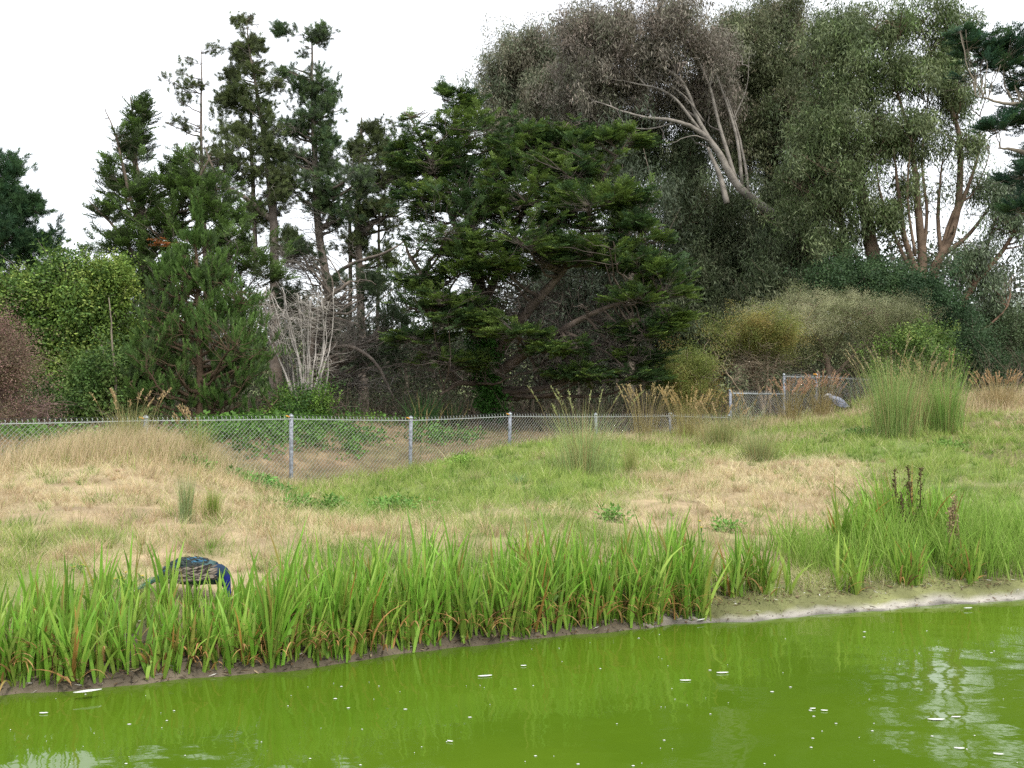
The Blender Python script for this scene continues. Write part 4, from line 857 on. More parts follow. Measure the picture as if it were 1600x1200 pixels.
openpine("tallest pine, its narrow crown ending in two tufts", [[(432, 660, 42, .26), (430, 500, 42, .22), (427, 340, 42, .17), (410, 200, 42, .1), (395, 100, 42, .05), (388, 30, 42, .015)], [(432, 350, 42, .12), (385, 312, 41.5, .09), (345, 285, 41, .06), (322, 235, 41, .03)], [(400, 420, 42.3, .1), (396, 300, 42.3, .09), (392, 180, 42.3, .05)]],
    [(374, 40, 12, 14, 42, .4), (392, 28, 8, 16, 42, .3), (398, 45, 10, 10, 42, .4), (393, 72, 14, 12, 42, .5), (376, 90, 10, 16, 42, .4), (412, 92, 10, 12, 42, .4), (395, 110, 24, 12, 42, .7), (366, 122, 16, 12, 42, .5), (420, 135, 20, 22, 42, .7), (350, 160, 26, 12, 42, .7), (375, 150, 24, 16, 42, .8), (402, 180, 22, 26, 42, .9), (375, 215, 40, 24, 42, 1.2), (420, 225, 26, 34, 42, 1.1), (365, 260, 44, 26, 42, 1.4), (430, 290, 34, 34, 42, 1.3), (400, 340, 30, 24, 42.5, 1.2), (455, 380, 20, 20, 42, .8)], 60, 480, 6, 90)
openpine("second tallest pine, greyer with a dead twiggy middle", [[(525, 660, 43, .24), (515, 480, 43, .2), (497, 350, 43, .16), (490, 200, 43, .11), (487, 110, 43, .06), (486, 45, 43, .02)], [(512, 440, 43, .1), (545, 415, 42, .08), (600, 395, 41, .05), (640, 372, 41, .02)]],
    [(470, 50, 14, 10, 43, .4), (498, 58, 20, 14, 43, .6), (440, 48, 8, 8, 43, .3), (475, 75, 10, 10, 43, .5), (450, 110, 16, 10, 43, .6), (500, 130, 28, 16, 43, .8), (475, 150, 24, 16, 43, .9), (515, 160, 22, 22, 43, .8), (498, 185, 30, 18, 43, 1), (460, 200, 26, 16, 43, 1), (510, 220, 26, 22, 43, 1), (500, 260, 36, 24, 43, 1.3), (460, 250, 30, 20, 43, 1.2), (500, 300, 44, 26, 43, 1.5), (555, 290, 30, 20, 42.5, 1), (530, 340, 34, 18, 43, 1.3)], 60, 430, 6, 170, [(.09, .15, .07), (.12, .18, .07), (.10, .13, .08)], dbl=[(465, 230, 40, 60, 43, 1.3), (500, 340, 60, 60, 43, 2), (460, 410, 45, 35, 42, 1.2)])
openpine("shorter rounded pine between the second tallest and the big cypress", [[(570, 660, 46, .2), (565, 480, 46, .18), (562, 330, 46, .14), (572, 230, 46, .08), (574, 190, 46, .03)], [(545, 560, 47, .1), (548, 400, 47, .09), (545, 300, 47, .05)], [(588, 560, 48, .09), (590, 420, 48, .08), (588, 320, 48, .04)]],
    [(578, 205, 16, 10, 46, .6), (606, 205, 22, 14, 46, .8), (560, 235, 20, 16, 46, .9), (600, 235, 36, 20, 46, 1.3), (580, 275, 44, 24, 46, 1.7), (620, 280, 26, 30, 46, 1.3), (570, 330, 44, 24, 46, 1.8), (610, 340, 24, 24, 46, 1.3), (555, 380, 30, 18, 46, 1.6), (600, 400, 24, 20, 46, 1.4), (580, 440, 24, 12, 46, 1.4)], 50, 400, 6, 120)
# understory pine/dead twig growth between them
openpine("leaning pine with bare grey lower branches arching toward the fence", [[(480, 660, 38, .16), (482, 560, 38, .14), (500, 480, 38, .1), (540, 440, 38, .05)], [(486, 560, 38, .08), (540, 540, 37, .07), (585, 570, 36, .05), (612, 630, 35.5, .02)]],
    [(475, 395, 30, 16, 38, .8), (450, 470, 20, 30, 38, .8), (560, 450, 60, 30, 41, 1.8), (520, 520, 60, 40, 41, 1.8), (610, 505, 40, 30, 39, 1.4), (590, 560, 50, 30, 40, 1.5)], 50, 260, 4, 420, [(.06, .085, .04), (.05, .08, .035)], dbl=[(500, 480, 70, 60, 38, 2), (560, 530, 60, 60, 38, 2), (450, 410, 50, 30, 38, 1.5), (560, 600, 60, 30, 38, 2)])

# the big central cypress
tree("cypress_tree", "large spreading cypress with level sprays and ivy on its trunk, centre of the tree line", "cypress tree",
     [[(772, 665, 34, .42), (768, 600, 34, .36), (762, 520, 34, .28), (740, 400, 34, .2), (725, 290, 34, .1), (712, 200, 34, .04), (706, 150, 34, .015)],
      [(770, 560, 34, .22), (830, 480, 33, .16), (900, 400, 32.5, .1), (935, 300, 32.5, .05), (985, 215, 32, .015)], [(768, 590, 34, .2), (840, 540, 33, .13), (930, 490, 32, .08), (1050, 455, 31.5, .02)],
      [(765, 540, 34, .18), (700, 480, 33, .12), (650, 420, 33, .07), (625, 380, 33, .02)], [(748, 440, 34, .13), (690, 300, 33.6, .07), (650, 200, 33.5, .025), (632, 172, 33.5, .012)], [(755, 480, 34, .16), (810, 350, 33.5, .09), (850, 250, 33.5, .04), (890, 190, 33.5, .015)],
      [(766, 600, 34, .1), (720, 600, 33, .08), (690, 620, 32.4, .03)]],
     [(695, 155, 14, 16, 34, .4), (722, 165, 20, 18, 34, .5), (640, 180, 8, 6, 33.5, .2), (665, 178, 12, 9, 33.5, .3), (660, 212, 24, 18, 33.6, .6), (730, 215, 60, 30, 34, 1.6), (825, 215, 44, 24, 33.5, 1.2), (690, 260, 60, 30, 34, 1.8), (800, 260, 60, 30, 33.5, 1.8), (890, 215, 30, 20, 33.5, 1), (935, 225, 40, 14, 32.8, .8), (975, 213, 24, 8, 32.2, .4), (640, 260, 24, 16, 34, .8),
      (900, 270, 60, 30, 33, 1.8), (660, 320, 40, 24, 34, 1.6), (760, 320, 80, 34, 33, 2.4), (880, 330, 80, 34, 32.4, 2.4), (975, 310, 40, 18, 32, 1), (985, 355, 36, 18, 32, 1), (720, 385, 70, 24, 32.4, 2), (850, 390, 70, 28, 32, 2), (955, 400, 60, 22, 31.7, 1.6), (1035, 370, 26, 6, 31.7, .5), (660, 440, 40, 14, 33, 1.4), (1020, 425, 50, 16, 31.5, 1.2), (1000, 470, 60, 16, 31.5, 1.4), (760, 420, 70, 16, 32, 1.6), (730, 500, 60, 12, 31.5, 1), (800, 522, 40, 6, 31, .5), (700, 470, 60, 14, 32, 1.2), (650, 480, 40, 10, 33, 1), (1000, 520, 50, 14, 32, 1.2), (1050, 500, 24, 10, 31.5, .6), (1000, 560, 40, 10, 32, 1), (1035, 455, 34, 10, 31.3, .8), (655, 530, 50, 12, 32.5, 1), (905, 585, 60, 12, 32, 1.2), (720, 565, 50, 10, 32.5, 1), (1010, 590, 40, 10, 32, 1), (870, 545, 50, 10, 31.5, 1), (625, 235, 14, 10, 34, .5), (1000, 225, 20, 6, 32.2, .4)],
     'cyp', 260, 6200, 3, CYPC, .38, gs=.8, thr=.42, vs=4, bark=(.13, .10, .08), slope=.12, sag=-.04, dead=900, dblobs=[(800, 470, 150, 90, 33.5, 3), (860, 570, 150, 50, 33.5, 3), (680, 570, 100, 40, 33.5, 2.5), (770, 380, 120, 60, 34, 2.5), (950, 520, 90, 60, 33, 2.5)], barkcol2=(.135, .11, .095), dirup=.12, lim_r=.12, vary=.35)
# ivy on its trunk
rt = empty("trunk_ivy", tuple(at(765, 655, 33.6)), "bright green ivy climbing the trunk of the big cypress", "ivy"); A = Acc(); n_ = 420
t = R.random(n_); px = 768 - 14 * t + R.normal(0, 12, n_) ; py = 655 - t * 135; P_ = at(px, py, 33.55 + R.normal(0, .15, n_)); scatter(A, [p_broad(16, .14, .1, .08)], P_, R.normal(size=(n_, 3)), 1.0, np.array([.055, .15, .025]) * R.uniform(.6, 1.3, (n_, 1))); A.build("leaves", M_LEAF, rt)

# eucalyptus group
EB = (.25, .225, .195); EBB = (.17, .12, .085)
def euc(label, tr, bl, n1, n2, per=6, tint=EUCC, s=1.2, bark=EBB, dead=110, gs=.9, thr=.495, jit2=.45, group="tall eucalyptus trees on the right", **k): return tree("eucalyptus_tree", label, "eucalyptus", tr, bl, 'euc', n1, int(n2 * 1.4), per, tint, s, bark, slope=.75, sag=-.03, group=group, r1f=.5, twig_r=.02, jit=.03, lim_r=.1, gs=gs, thr=thr, shell=.38, jit2=jit2, tipbias=(.6, 1), dead=dead, **k)
euc("eucalyptus behind the big cypress, left shoulder of the grey crown", [[(840, 660, 56, .35), (850, 400, 56, .25), (820, 200, 56, .12), (790, 100, 56, .04)], [(850, 400, 56, .2), (880, 220, 56, .1), (880, 110, 56, .04)]],
    [(780, 110, 36, 34, 56, 2), (775, 170, 32, 40, 56, 2), (830, 95, 40, 30, 56, 2.4), (850, 160, 60, 50, 56, 3), (800, 220, 50, 40, 56, 2.4), (880, 80, 30, 24, 56, 2), (890, 230, 60, 40, 55, 3)], 40, 520, 5, [(.13, .165, .09), (.17, .175, .11), (.19, .17, .12)])
euc("pale barked leaning eucalyptus with bare silvery limbs over the cypress", [[(1240, 660, 50, .42), (1235, 450, 50, .36), (1222, 355, 49.6, 0.222), (1180, 315, 49.2, 0.200), (1150, 288, 49, 0.185), (1125, 240, 49, 0.148), (1095, 205, 49, 0.111), (1055, 190, 48.5, 0.089), (1000, 182, 48, 0.052), (930, 160, 48, 0.022)],
      [(1128, 250, 49, 0.118), (1090, 185, 49, 0.096), (1060, 120, 49, 0.067), (990, 80, 49, 0.030), (940, 55, 49, 0.015)], [(1152, 290, 49, 0.111), (1125, 200, 49, 0.081), (1105, 130, 49, 0.059), (1075, 60, 49, 0.022)], [(1160, 290, 49, 0.089), (1150, 210, 49, 0.067), (1120, 120, 49, 0.044), (1090, 50, 49, 0.015)], [(1095, 205, 49, 0.074), (1050, 150, 48.6, 0.059), (1000, 130, 48.4, 0.037), (950, 120, 48.4, 0.015)],
      [(1136, 318, 49, 0.148), (1124, 270, 49, 0.118), (1110, 230, 49, 0.074)], [(1170, 300, 49, 0.074), (1160, 230, 49, 0.052), (1140, 150, 49, 0.022)], [(1100, 190, 49, 0.044), (1070, 150, 48.8, 0.033), (1030, 120, 48.6, 0.015)], [(1062, 190, 48.5, 0.044), (1010, 200, 48.3, 0.030), (960, 190, 48.2, 0.011)], [(1108, 140, 49, 0.037), (1120, 90, 48.8, 0.022), (1130, 55, 48.7, 0.009)], [(1055, 115, 49, 0.037), (1050, 70, 48.8, 0.022), (1030, 35, 48.6, 0.009)], [(1145, 190, 49, 0.037), (1165, 140, 48.8, 0.022), (1170, 90, 48.6, 0.009)], [(1015, 140, 48.5, 0.030), (975, 95, 48.3, 0.015), (960, 60, 48.2, 0.007)], [(1118, 225, 49, 0.044), (1085, 215, 48.6, 0.030), (1040, 230, 48.3, 0.009)]],
    [(950, 60, 60, 34, 50, 2.6), (1010, 55, 50, 34, 50, 3), (1050, 50, 40, 36, 50, 3), (920, 120, 50, 40, 50.5, 2.6), (990, 120, 50, 40, 51, 2.6), (1050, 120, 30, 40, 51.5, 2), (1100, 95, 50, 40, 50.5, 2.6), (900, 60, 30, 26, 50, 1.6), (930, 190, 40, 40, 53, 2.), (1100, 160, 40, 40, 52, 2)], 60, 620, 4, [(.15, .155, .10), (.19, .17, .13), (.22, .18, .145)], bark=EB, barkcol2=(.3, .27, .23))
euc("eucalyptus with the highest brownish crown, middle of the eucalyptus group", [[(1180, 660, 55, .36), (1185, 450, 55, .3), (1200, 280, 55, .2), (1235, 130, 55, .1), (1245, 40, 55, .03)], [(1190, 400, 55, .2), (1160, 250, 55, .12), (1150, 120, 55, .05)], [(1262, 300, 54, .1), (1262, 120, 54, .06), (1252, 40, 54, .03)]],
    [(1150, 60, 50, 36, 55, 3), (1225, 30, 44, 36, 55, 3), (1180, 100, 60, 40, 55, 3.4), (1250, 90, 44, 44, 55, 3), (1140, 170, 50, 50, 56, 3), (1210, 170, 60, 50, 55, 3.4), (1180, 230, 60, 50, 55, 3), (1260, 210, 50, 50, 54, 3)], 50, 660, 5)
euc("dark lower eucalyptus filling below the leaning pale limbs", [[(1090, 660, 53, .3), (1095, 480, 53, .25), (1080, 350, 53, .14), (1060, 260, 53, .05)], [(1195, 560, 53, .16), (1150, 450, 53, .12), (1060, 370, 52, .05)], [(1000, 660, 55, .2), (985, 450, 55, .15), (975, 300, 55, .06)]],
    [(1050, 300, 50, 50, 53, 3), (1000, 225, 44, 40, 54, 2.4), (1065, 245, 34, 30, 54, 2), (960, 240, 40, 40, 54, 2.4), (1120, 340, 50, 50, 53, 3), (1190, 400, 60, 60, 53, 3), (1090, 410, 60, 60, 53, 3), (1130, 480, 70, 50, 52, 3), (1250, 430, 50, 50, 53, 3), (1080, 520, 50, 60, 52, 3), (1200, 330, 60, 40, 55, 3), (1240, 400, 46, 44, 48, 1.2), (1200, 440, 50, 40, 48, 1.2), (1260, 450, 30, 30, 48, 1)], 50, 1050, 5, [(.065, .095, .04), (.09, .12, .055), (.11, .125, .065)])
euc("eucalyptus with a thick brown leaning trunk right of the middle", [[(1395, 640, 46, .5), (1375, 470, 46, .36), (1358, 370, 46, .3), (1340, 280, 46, .22), (1320, 230, 46, .15), (1310, 140, 46, .08), (1300, 50, 46, .03)], [(1330, 420, 46.5, .16), (1305, 300, 46.5, .12), (1290, 200, 46.5, .07), (1285, 120, 46.5, .03)]],
    [(1310, 60, 40, 30, 46, 2), (1325, 130, 50, 40, 46, 2.4), (1290, 200, 50, 40, 46, 2.4), (1300, 290, 50, 40, 46, 2.4), (1260, 290, 50, 50, 47, 2.6), (1290, 380, 50, 50, 47, 2.6), (1250, 330, 40, 50, 53, 2.6), (1350, 210, 30, 34, 46, 1.6), (1355, 30, 30, 20, 46, 1.4)], 60, 370, 5, [(.105, .15, .05), (.15, .185, .08), (.09, .125, .05)], thr=.545, jit2=.3)
euc("many stemmed eucalyptus with white sky between its dark stems", [[(1425, 640, 45, .35), (1437, 470, 45, .26), (1440, 400, 45, .2), (1435, 330, 45, .16), (1425, 230, 45, .1), (1400, 130, 45, .05), (1385, 60, 45, .02)], [(1432, 640, 45, .3), (1442, 540, 45, .26), (1450, 480, 45, .24), (1462, 420, 45, .2), (1485, 370, 45, .17), (1500, 290, 45, .14), (1495, 200, 45, .1), (1465, 130, 45, .07), (1440, 50, 45, .02)],
      [(1440, 440, 45, .15), (1415, 380, 45, .12), (1400, 300, 45, .08), (1390, 240, 45, .03)], [(1470, 400, 45, .12), (1510, 370, 45, .09), (1545, 320, 45, .06), (1570, 270, 45, .02)], [(1470, 400, 45, .1), (1465, 330, 45, .08), (1475, 250, 45, .03)], [(1490, 350, 45, .1), (1525, 250, 45, .06), (1530, 180, 45, .02)], [(1440, 420, 45, .1), (1448, 330, 45, .07), (1440, 250, 45, .05), (1450, 160, 45, .02)], [(1436, 450, 45, .1), (1395, 360, 45, .07), (1372, 280, 45, .04), (1365, 200, 45, .015)], [(1462, 420, 45, .09), (1490, 330, 45, .07), (1520, 300, 45, .04), (1545, 240, 45, .015)], [(1430, 400, 44.5, .07), (1418, 300, 44.5, .05), (1425, 180, 44.5, .02)]],
    [(1385, 40, 40, 28, 45, 1.8), (1440, 25, 40, 24, 45, 1.8), (1480, 60, 30, 34, 45, 1.6), (1400, 120, 44, 34, 45, 2), (1460, 110, 44, 34, 45, 2), (1500, 150, 34, 34, 45, 1.8), (1400, 210, 44, 36, 45, 1.8), (1450, 190, 34, 34, 45, 1.6), (1500, 230, 40, 28, 45, 1.6), (1410, 290, 30, 24, 45, 1.2), (1460, 290, 30, 26, 45, 1.2), (1380, 340, 16, 26, 45, .8), (1545, 290, 26, 34, 45, 1), (1540, 220, 26, 30, 45, 1), (1480, 350, 16, 14, 45, .8)], 80, 205, 5, [(.10, .15, .045), (.145, .18, .075), (.09, .125, .05)], gs=1.0, thr=.565, jit2=.2)
euc("slender rusty eucalyptus leaning right over the dark bushes", [[(1480, 640, 44, .2), (1490, 510, 44, .17), (1520, 450, 44, .14), (1560, 400, 44, .1), (1595, 340, 44, .05), (1620, 290, 44, .02)], [(1500, 490, 44, .1), (1530, 420, 44, .08), (1555, 350, 44, .05), (1560, 310, 44, .02)], [(1490, 540, 44, .07), (1540, 510, 43.5, .05), (1570, 480, 43.5, .02)]],
    [(1520, 400, 16, 20, 44, .7), (1565, 350, 24, 26, 44, 1), (1595, 380, 14, 24, 44, .7), (1570, 440, 22, 14, 44, .8), (1580, 300, 26, 20, 44, 1), (1545, 455, 12, 10, 44, .5), (1500, 425, 12, 14, 44, .5)], 24, 75, 4, [(.14, .19, .10), (.15, .18, .12)], bark=(.2, .125, .085), jit2=.2, dead=40)
# right edge cypress
tree("cypress_tree", "dark cypress reaching in from the right edge with long bare boughs", "cypress tree", [[(1720, 660, 34, .4), (1710, 400, 34, .3), (1700, 150, 34, .2), (1690, -20, 34, .05)], [(1705, 250, 34, .14), (1640, 245, 33, .1), (1590, 235, 33, .07), (1550, 222, 33, .02)], [(1705, 190, 34, .12), (1640, 165, 33.5, .09), (1570, 158, 33, .05), (1520, 148, 33, .015)]],
     [(1530, 75, 34, 18, 33.5, .8), (1575, 80, 34, 24, 33.5, 1), (1550, 115, 40, 14, 33.5, .9), (1500, 52, 12, 7, 33.5, .4), (1590, 130, 26, 16, 33.5, .9), (1585, 185, 30, 14, 33.5, .9), (1595, 275, 16, 30, 33.5, .8), (1600, 325, 20, 14, 33.5, .7), (1650, 100, 60, 80, 34, 2), (1650, 240, 50, 60, 34, 2), (1510, 120, 14, 8, 33.5, .5), (1560, 200, 30, 8, 33.3, .6)], 'cyp', 50, 560, 4, [(.035, .08, .045), (.05, .10, .04)], .45, slope=.1, bark=(.2, .17, .13), dead=60)

# shrubs and small trees
def shrub(name, label, cat, stems, bl, kind, n1, n2, per, tint, s, bark=(.2, .17, .13), **k): return tree(name, label, cat, stems, bl, kind, n1, n2, per, tint, s, bark, slope=.5, sag=.02, twig_r=.008, lim_r=.03, jit=.04, gs=.6, thr=.57, jit2=.24, **k)
YG = [(.055, .105, .025), (.09, .165, .035), (.17, .26, .05), (.25, .32, .08)]
shrub("leafy_shrub", "large pale yellow green broad leaved shrub left of the ragged cypress", "shrub", [[(60, 665, 30, .1), (60, 560, 30, .07), (55, 450, 30, .03)], [(70, 660, 30, .08), (100, 540, 30, .05), (110, 440, 30, .02)]],
      [(20, 462, 34, 18, 30, .8), (88, 428, 26, 18, 30, .8), (60, 455, 24, 18, 30, .8), (120, 455, 20, 20, 30, .7), (60, 490, 60, 34, 30, 1), (20, 480, 30, 30, 30, .9), (50, 540, 60, 24, 30, 1.2), (105, 580, 50, 24, 30, 1.2)], 'broad', 50, 640, 4, YG, 1.1, dead=50, barkcol2=(.3, .26, .22))
shrub("leafy_shrub", "yellow green broad leaved shrub touching the ragged cypress", "shrub", [[(160, 665, 31, .1), (155, 560, 31, .07), (150, 450, 31, .03)]],
      [(128, 425, 14, 12, 31, .6), (168, 430, 30, 22, 31, .9), (140, 470, 44, 30, 31, 1), (175, 480, 26, 40, 31, .9), (150, 540, 50, 34, 31, 1.2)], 'broad', 34, 420, 4, [(.09, .16, .035), (.16, .25, .045), (.26, .33, .07)], 1.0, dead=30)
shrub("leafy_shrub", "dark green shrub low under the yellow green ones", "shrub", [[(170, 665, 28.5, .08), (170, 600, 28.5, .05), (165, 540, 28.5, .02)], [(184, 660, 28, .04), (180, 560, 28, .03), (178, 470, 28, .012)]],
      [(150, 590, 50, 34, 29, 1.2), (205, 600, 34, 44, 29, 1.2), (120, 630, 60, 24, 28.5, 1.2), (200, 645, 60, 16, 28, 1)], 'broad', 34, 420, 4, [(.05, .10, .03), (.08, .15, .035), (.13, .2, .05)], .9)
shrub("tamarisk_shrub", "mauve brown feathery shrub at the far left behind the fence", "shrub", [[(10, 700, 25, .07), (5, 620, 25, .05), (0, 540, 25, .02)], [(40, 700, 25, .05), (60, 640, 25, .03), (85, 620, 25, .01)]],
      [(0, 565, 28, 28, 25, .7), (-15, 605, 44, 40, 25, .8), (62, 636, 34, 9, 25, .5), (15, 645, 44, 14, 25, .7), (-30, 540, 34, 34, 25, .7)], 'fine', 34, 330, 5, [(.26, .15, .13), (.17, .14, .08), (.33, .2, .17)], .8, bark=(.2, .14, .12), dead=120)
shrub("bare_shrub", "leafless grey shrub of many upright stems right of the young pine", "shrub", [[(478, 660, 30, .05), (470, 580, 30, .04), (455, 500, 30, .02), (430, 450, 30, .008)], [(482, 660, 30, .05), (485, 590, 30, .04), (478, 520, 30, .025), (480, 460, 30, .008)], [(490, 660, 30, .05), (500, 600, 30, .035), (505, 540, 30, .02), (515, 470, 30, .008)], [(470, 655, 30, .04), (445, 580, 30, .03), (420, 520, 30, .018), (400, 470, 30, .007)], [(494, 640, 30, .03), (508, 600, 29.8, .02), (512, 550, 29.8, .008)]] + [[(478 + random.uniform(-14, 16), 655, 30, .03), (475 + 26 * u + random.uniform(-6, 6), 590, 30 - .4 * u, .024), (470 + 44 * u + random.uniform(-8, 8), 530, 30, .014), (462 + 55 * u + random.uniform(-10, 10), 455 + random.uniform(-10, 40), 30, .006)] for u in [random.uniform(-1, 1) for _ in range(26)]],
      [(470, 640, 10, 6, 29.8, .3)], 'broad', 0, 12, 2, YG, .6, bark=(.36, .33, .30), dead=120, dblobs=[(430, 500, 40, 44, 30, .8), (480, 490, 36, 44, 30, .8), (505, 560, 10, 40, 30, .4)], barkcol2=(.38, .35, .31))
shrub("ivy_bush", "bright ivy bush at the foot of the bare grey shrub", "ivy bush", [[(470, 668, 29, .04), (470, 640, 29, .03), (468, 620, 29, .01)]], [(440, 635, 24, 22, 29.4, .7), (480, 630, 26, 18, 29, .6), (460, 650, 50, 10, 29, .7)], 'broad', 12, 110, 4, [(.14, .24, .04), (.05, .11, .025), (.09, .18, .03)], .8)
shrub("bottlebrush_tree", "domed pale olive tree with cream bloom behind the tall fence", "small tree", [[(1300, 640, 38, .16), (1296, 590, 38, .13), (1280, 540, 38, .08), (1240, 500, 38, .03)], [(1312, 640, 38, .14), (1310, 590, 38, .1), (1296, 560, 38, .07), (1330, 500, 38, .03)], [(1300, 590, 38, .07), (1370, 520, 38, .04), (1410, 500, 38, .02)]],
      [(1200, 500, 34, 26, 38, 1.2), (1250, 485, 46, 26, 38, 1.6), (1310, 485, 56, 24, 38, 1.8), (1370, 495, 46, 26, 38, 1.6), (1420, 500, 30, 20, 38, 1), (1240, 530, 50, 26, 38.5, 1.6), (1330, 520, 60, 30, 38, 1.8), (1400, 540, 44, 30, 38, 1.3), (1360, 565, 50, 30, 38.5, 1.3), (1215, 560, 30, 34, 39, 1), (1430, 570, 30, 26, 38, 1)], 'bottle', 60, 720, 4, [(.15, .18, .07), (.26, .27, .13), (.36, .36, .20)], .85, bark=(.22, .16, .12), dead=60,
      sec=('fine', [(1200, 488, 36, 20, 37.6, 1.2), (1260, 473, 46, 18, 37.6, 1.4), (1320, 473, 50, 18, 37.6, 1.6), (1380, 485, 46, 22, 37.6, 1.4), (1270, 505, 60, 24, 37, 1)], 1000, (.56, .56, .33), .42))
shrub("berry_shrub", "orange tinged green shrub with tan bare stems left of the domed tree", "shrub", [[(1195, 640, 35.5, .07), (1185, 600, 35.5, .06), (1165, 550, 35.5, .03), (1140, 515, 35.5, .01)], [(1200, 640, 35.5, .07), (1205, 590, 35.5, .05), (1225, 530, 35.5, .02)], [(1190, 630, 35.5, .05), (1200, 570, 35.5, .03), (1180, 520, 35.5, .01)], [(1180, 640, 35, .04), (1150, 600, 35, .03), (1130, 570, 35, .01)]],
      [(1130, 520, 30, 14, 35.5, .8), (1170, 508, 40, 14, 35.5, 1), (1210, 515, 26, 18, 35.5, .8), (1180, 530, 44, 12, 35.5, 1), (1115, 540, 16, 10, 35.5, .5)], 'fine', 40, 330, 5, [(.16, .20, .05), (.22, .24, .06), (.32, .26, .08)], .8, bark=(.33, .26, .18), dead=140, dblobs=[(1180, 570, 50, 40, 35.5, .8)], barkcol2=(.33, .27, .19))
shrub("berry_shrub", "lower orange and green shrub behind the seeding grass", "shrub", [[(1085, 660, 33, .05), (1080, 620, 33, .04), (1075, 575, 33, .01)], [(1100, 660, 33, .04), (1110, 610, 33, .02), (1125, 590, 33, .01)]],
      [(1070, 570, 28, 16, 33, .8), (1100, 585, 30, 18, 33, .8), (1055, 600, 26, 18, 33, .7), (1090, 620, 40, 22, 33, .9), (1050, 635, 20, 18, 32.5, .6)], 'fine', 34, 330, 5, [(.17, .22, .05), (.24, .26, .07), (.38, .25, .09)], .75, bark=(.3, .24, .17), dead=60)
shrub("leafy_shrub", "fresh light green shrub between the domed tree and the soft grass columns", "shrub", [[(1430, 640, 36, .06), (1435, 590, 36, .04), (1440, 530, 36, .015)]],
      [(1410, 540, 26, 20, 36, .8), (1450, 530, 28, 20, 36, .8), (1440, 570, 44, 26, 36, 1), (1470, 560, 18, 24, 36, .7), (1400, 590, 30, 26, 36, .8)], 'broad', 30, 260, 4, [(.18, .30, .06), (.12, .2, .05), (.24, .32, .08)], .85, dead=20, barkcol2=(.35, .32, .28))
shrub("evergreen_bush", "round dark evergreen bush under the thick brown trunk", "bush", [[(1350, 640, 42, .1), (1350, 540, 42, .08), (1350, 450, 42, .03)]], [(1335, 440, 44, 30, 42, 1.6), (1370, 450, 24, 30, 42, 1), (1300, 450, 30, 26, 42, 1.3)], 'broad', 30, 420, 4, [(.05, .095, .04), (.07, .125, .045)], 1.1)
shrub("evergreen_bush", "dark evergreen bush under the many stemmed eucalyptus", "bush", [[(1430, 640, 42, .1), (1430, 540, 42, .08), (1430, 450, 42, .03)]], [(1420, 450, 30, 24, 42, 1.3), (1450, 480, 40, 34, 42, 1.6), (1400, 490, 30, 30, 42, 1.4), (1480, 520, 30, 34, 42, 1.3)], 'broad', 30, 460, 4, [(.045, .09, .04), (.06, .115, .045)], 1.1)
shrub("evergreen_bush", "dull green bush right of the rusty trunk", "bush", [[(1520, 640, 40, .1), (1520, 560, 40, .08), (1520, 510, 40, .03)]], [(1510, 550, 34, 40, 40, 1.4), (1540, 590, 40, 30, 39, 1.3), (1490, 580, 26, 30, 40, 1.1)], 'broad', 30, 420, 4, [(.045, .09, .035), (.055, .10, .04)], 1.0)
shrub("evergreen_bush", "olive bush at the right edge below the distant hill", "bush", [[(1590, 640, 44, .1), (1590, 560, 44, .08), (1590, 500, 44, .03)]], [(1570, 530, 40, 30, 44, 1.6), (1600, 520, 30, 26, 44, 1.4), (1590, 570, 50, 34, 43, 1.6), (1545, 505, 24, 20, 46, 1.2), (1630, 540, 40, 50, 44, 1.6)], 'broad', 30, 480, 4, [(.08, .12, .05), (.10, .14, .06), (.07, .10, .045)], 1.1)

# background trunks and wood behind
def bare_trunk(i, px, Y, r, top, lean, lb):
    A = Acc(); b = at(px, 655, Y); t = np.linspace(0, 1, 9); tp = at(px + lean, top, Y); zb = float(H(b[0], b[1]))
    P = np.stack([b[0] + (tp[0] - b[0]) * t + .05 * np.sin(t * 5 + i), b[1] + 0 * t, zb - .2 + (tp[2] - zb) * t], -1); rt = empty("slim_tree", (b[0], b[1], zb), lb, "tree", "slim trunks in the shade behind the big cypress")
    c = np.array([.20, .165, .13]) * R.uniform(.6, 1.3); tubes(A, P[None], (r * (1 - .5 * t))[None], 8, c); tk = A.build("trunk", M_BARK, rt, True)
    C = Acc(); nb = 14; e = P[-1] + R.normal(0, 1, (nb * 4, 3)) * [1.2, 1.2, 1.6]; limbs(C, P[R.integers(4, 9, nb * 4)], e, np.full(nb * 4, .03), .01, 5, 0, .03, c, 3); C.build("branches", M_BARK, tk, True)
    C = Acc(); e = np.repeat(e, 3, 0) + R.normal(0, .4, (nb * 12, 3)); a = R.uniform(0, 6.28, len(e)); scatter(C, PR['euc'], e, np.stack([np.cos(a), np.sin(a), 0 * a], -1), np.full(len(e), 1.5), np.array([.06, .08, .045]) * R.uniform(.7, 1.3, (len(e), 1)), roll=.1); C.build("crown", M_EUC, rt)
SL = ['leftmost slim trunk of the pair just right of the ivy clad trunk', 'slim trunk second from the ivy clad trunk, leaning slightly right', 'slim trunk third from the ivy clad trunk, leaning left', 'thinnest slim trunk in the middle of the shaded row', 'slim trunk left of the palest one in the shaded row', 'slim trunk just beside the tallest one in the shaded row', 'tallest and thickest slim trunk of the shaded row, rising behind the cypress sprays', 'slim trunk right of the tallest one in the shaded row', 'lone slim trunk left of the big cypress, behind the flax', 'rightmost slim trunk of the shaded row behind the seeding grass']
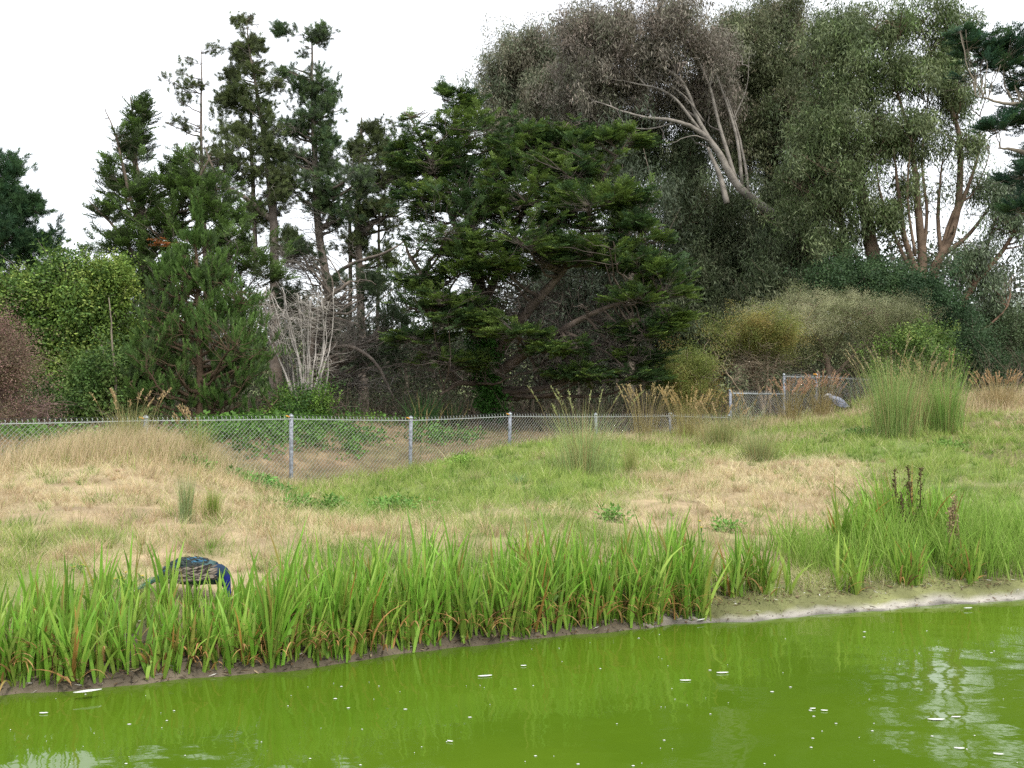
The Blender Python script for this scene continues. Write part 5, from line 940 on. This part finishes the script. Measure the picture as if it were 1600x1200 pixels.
for i, (px, Y, r, top, lean) in enumerate(((852, 52, .1, 470, 4), (868, 50, .15, 460, 10), (880, 54, .1, 450, -6), (905, 49, .08, 470, 3), (944, 52, .11, 450, 2), (962, 50, .1, 440, 6), (986, 47, .2, 300, -4), (1002, 52, .12, 440, 10), (640, 54, .12, 500, -10), (1020, 55, .1, 430, 0))):
    bare_trunk(i, px, Y, r, top, lean, SL[i])
A = Acc(); n_ = 16000; x = R.uniform(-48, 52, n_); y = R.uniform(52, 82, n_); topz = 6.5 + 2.2 * vnoise(x, y, 7, 61) + np.where(x > 4, 2.5 * sstep(4, 12, x), 0) - 2.4 * np.exp(-((x + 7.5) / 3) ** 2) - 2 * np.exp(-((x - 6) / 3) ** 2) - 2.5 * sstep(27, 36, x)
t = R.random(n_); z = H(x, y) + t ** .8 * np.maximum(topz, 1); cc = np.array([(.05, .075, .03), (.075, .095, .045), (.04, .06, .03), (.10, .085, .06)])[R.integers(0, 4, n_)] * R.uniform(.6, 1.4, (n_, 1))
a = R.uniform(0, 6.28, n_); scatter(A, [p_broad(20, .42, .2, .1) for _ in range(4)], np.stack([x, y, z], -1), np.stack([np.cos(a), np.sin(a), 0 * a], -1), R.uniform(.8, 1.6, n_), cc)
tag(A.build("background_woods", M_LEAF), "dark mass of woodland growth far behind the tree line", "woods", kind="stuff")
# brown brush and twigs on the ground under the trees
A = Acc(); n_ = 2600; x = R.uniform(-16, 20, n_); y = R.uniform(32, 46, n_); z = H(x, y); b = np.stack([x, y, z], -1); e = b + np.stack([R.normal(0, .6, n_), R.normal(0, .5, n_), R.uniform(.3, 1.6, n_)], -1)
limbs(A, b, e, np.full(n_, .012), .004, 5, .1, .06, np.array([.14, .11, .08]) * R.uniform(.6, 1.6, (n_, 1)), 3)
c_ = R.random(n_) < .4; k = int(c_.sum()); scatter(A, PR['fine'], e[c_], R.normal(size=(k, 3)) * [1, 1, .2], R.uniform(.8, 1.5, k), np.array([.075, .095, .045]) * R.uniform(.5, 1.4, (k, 1)))
tag(A.build("undergrowth", M_LEAF), "brown brush and twigs in the shade under the trees", "undergrowth", kind="stuff")
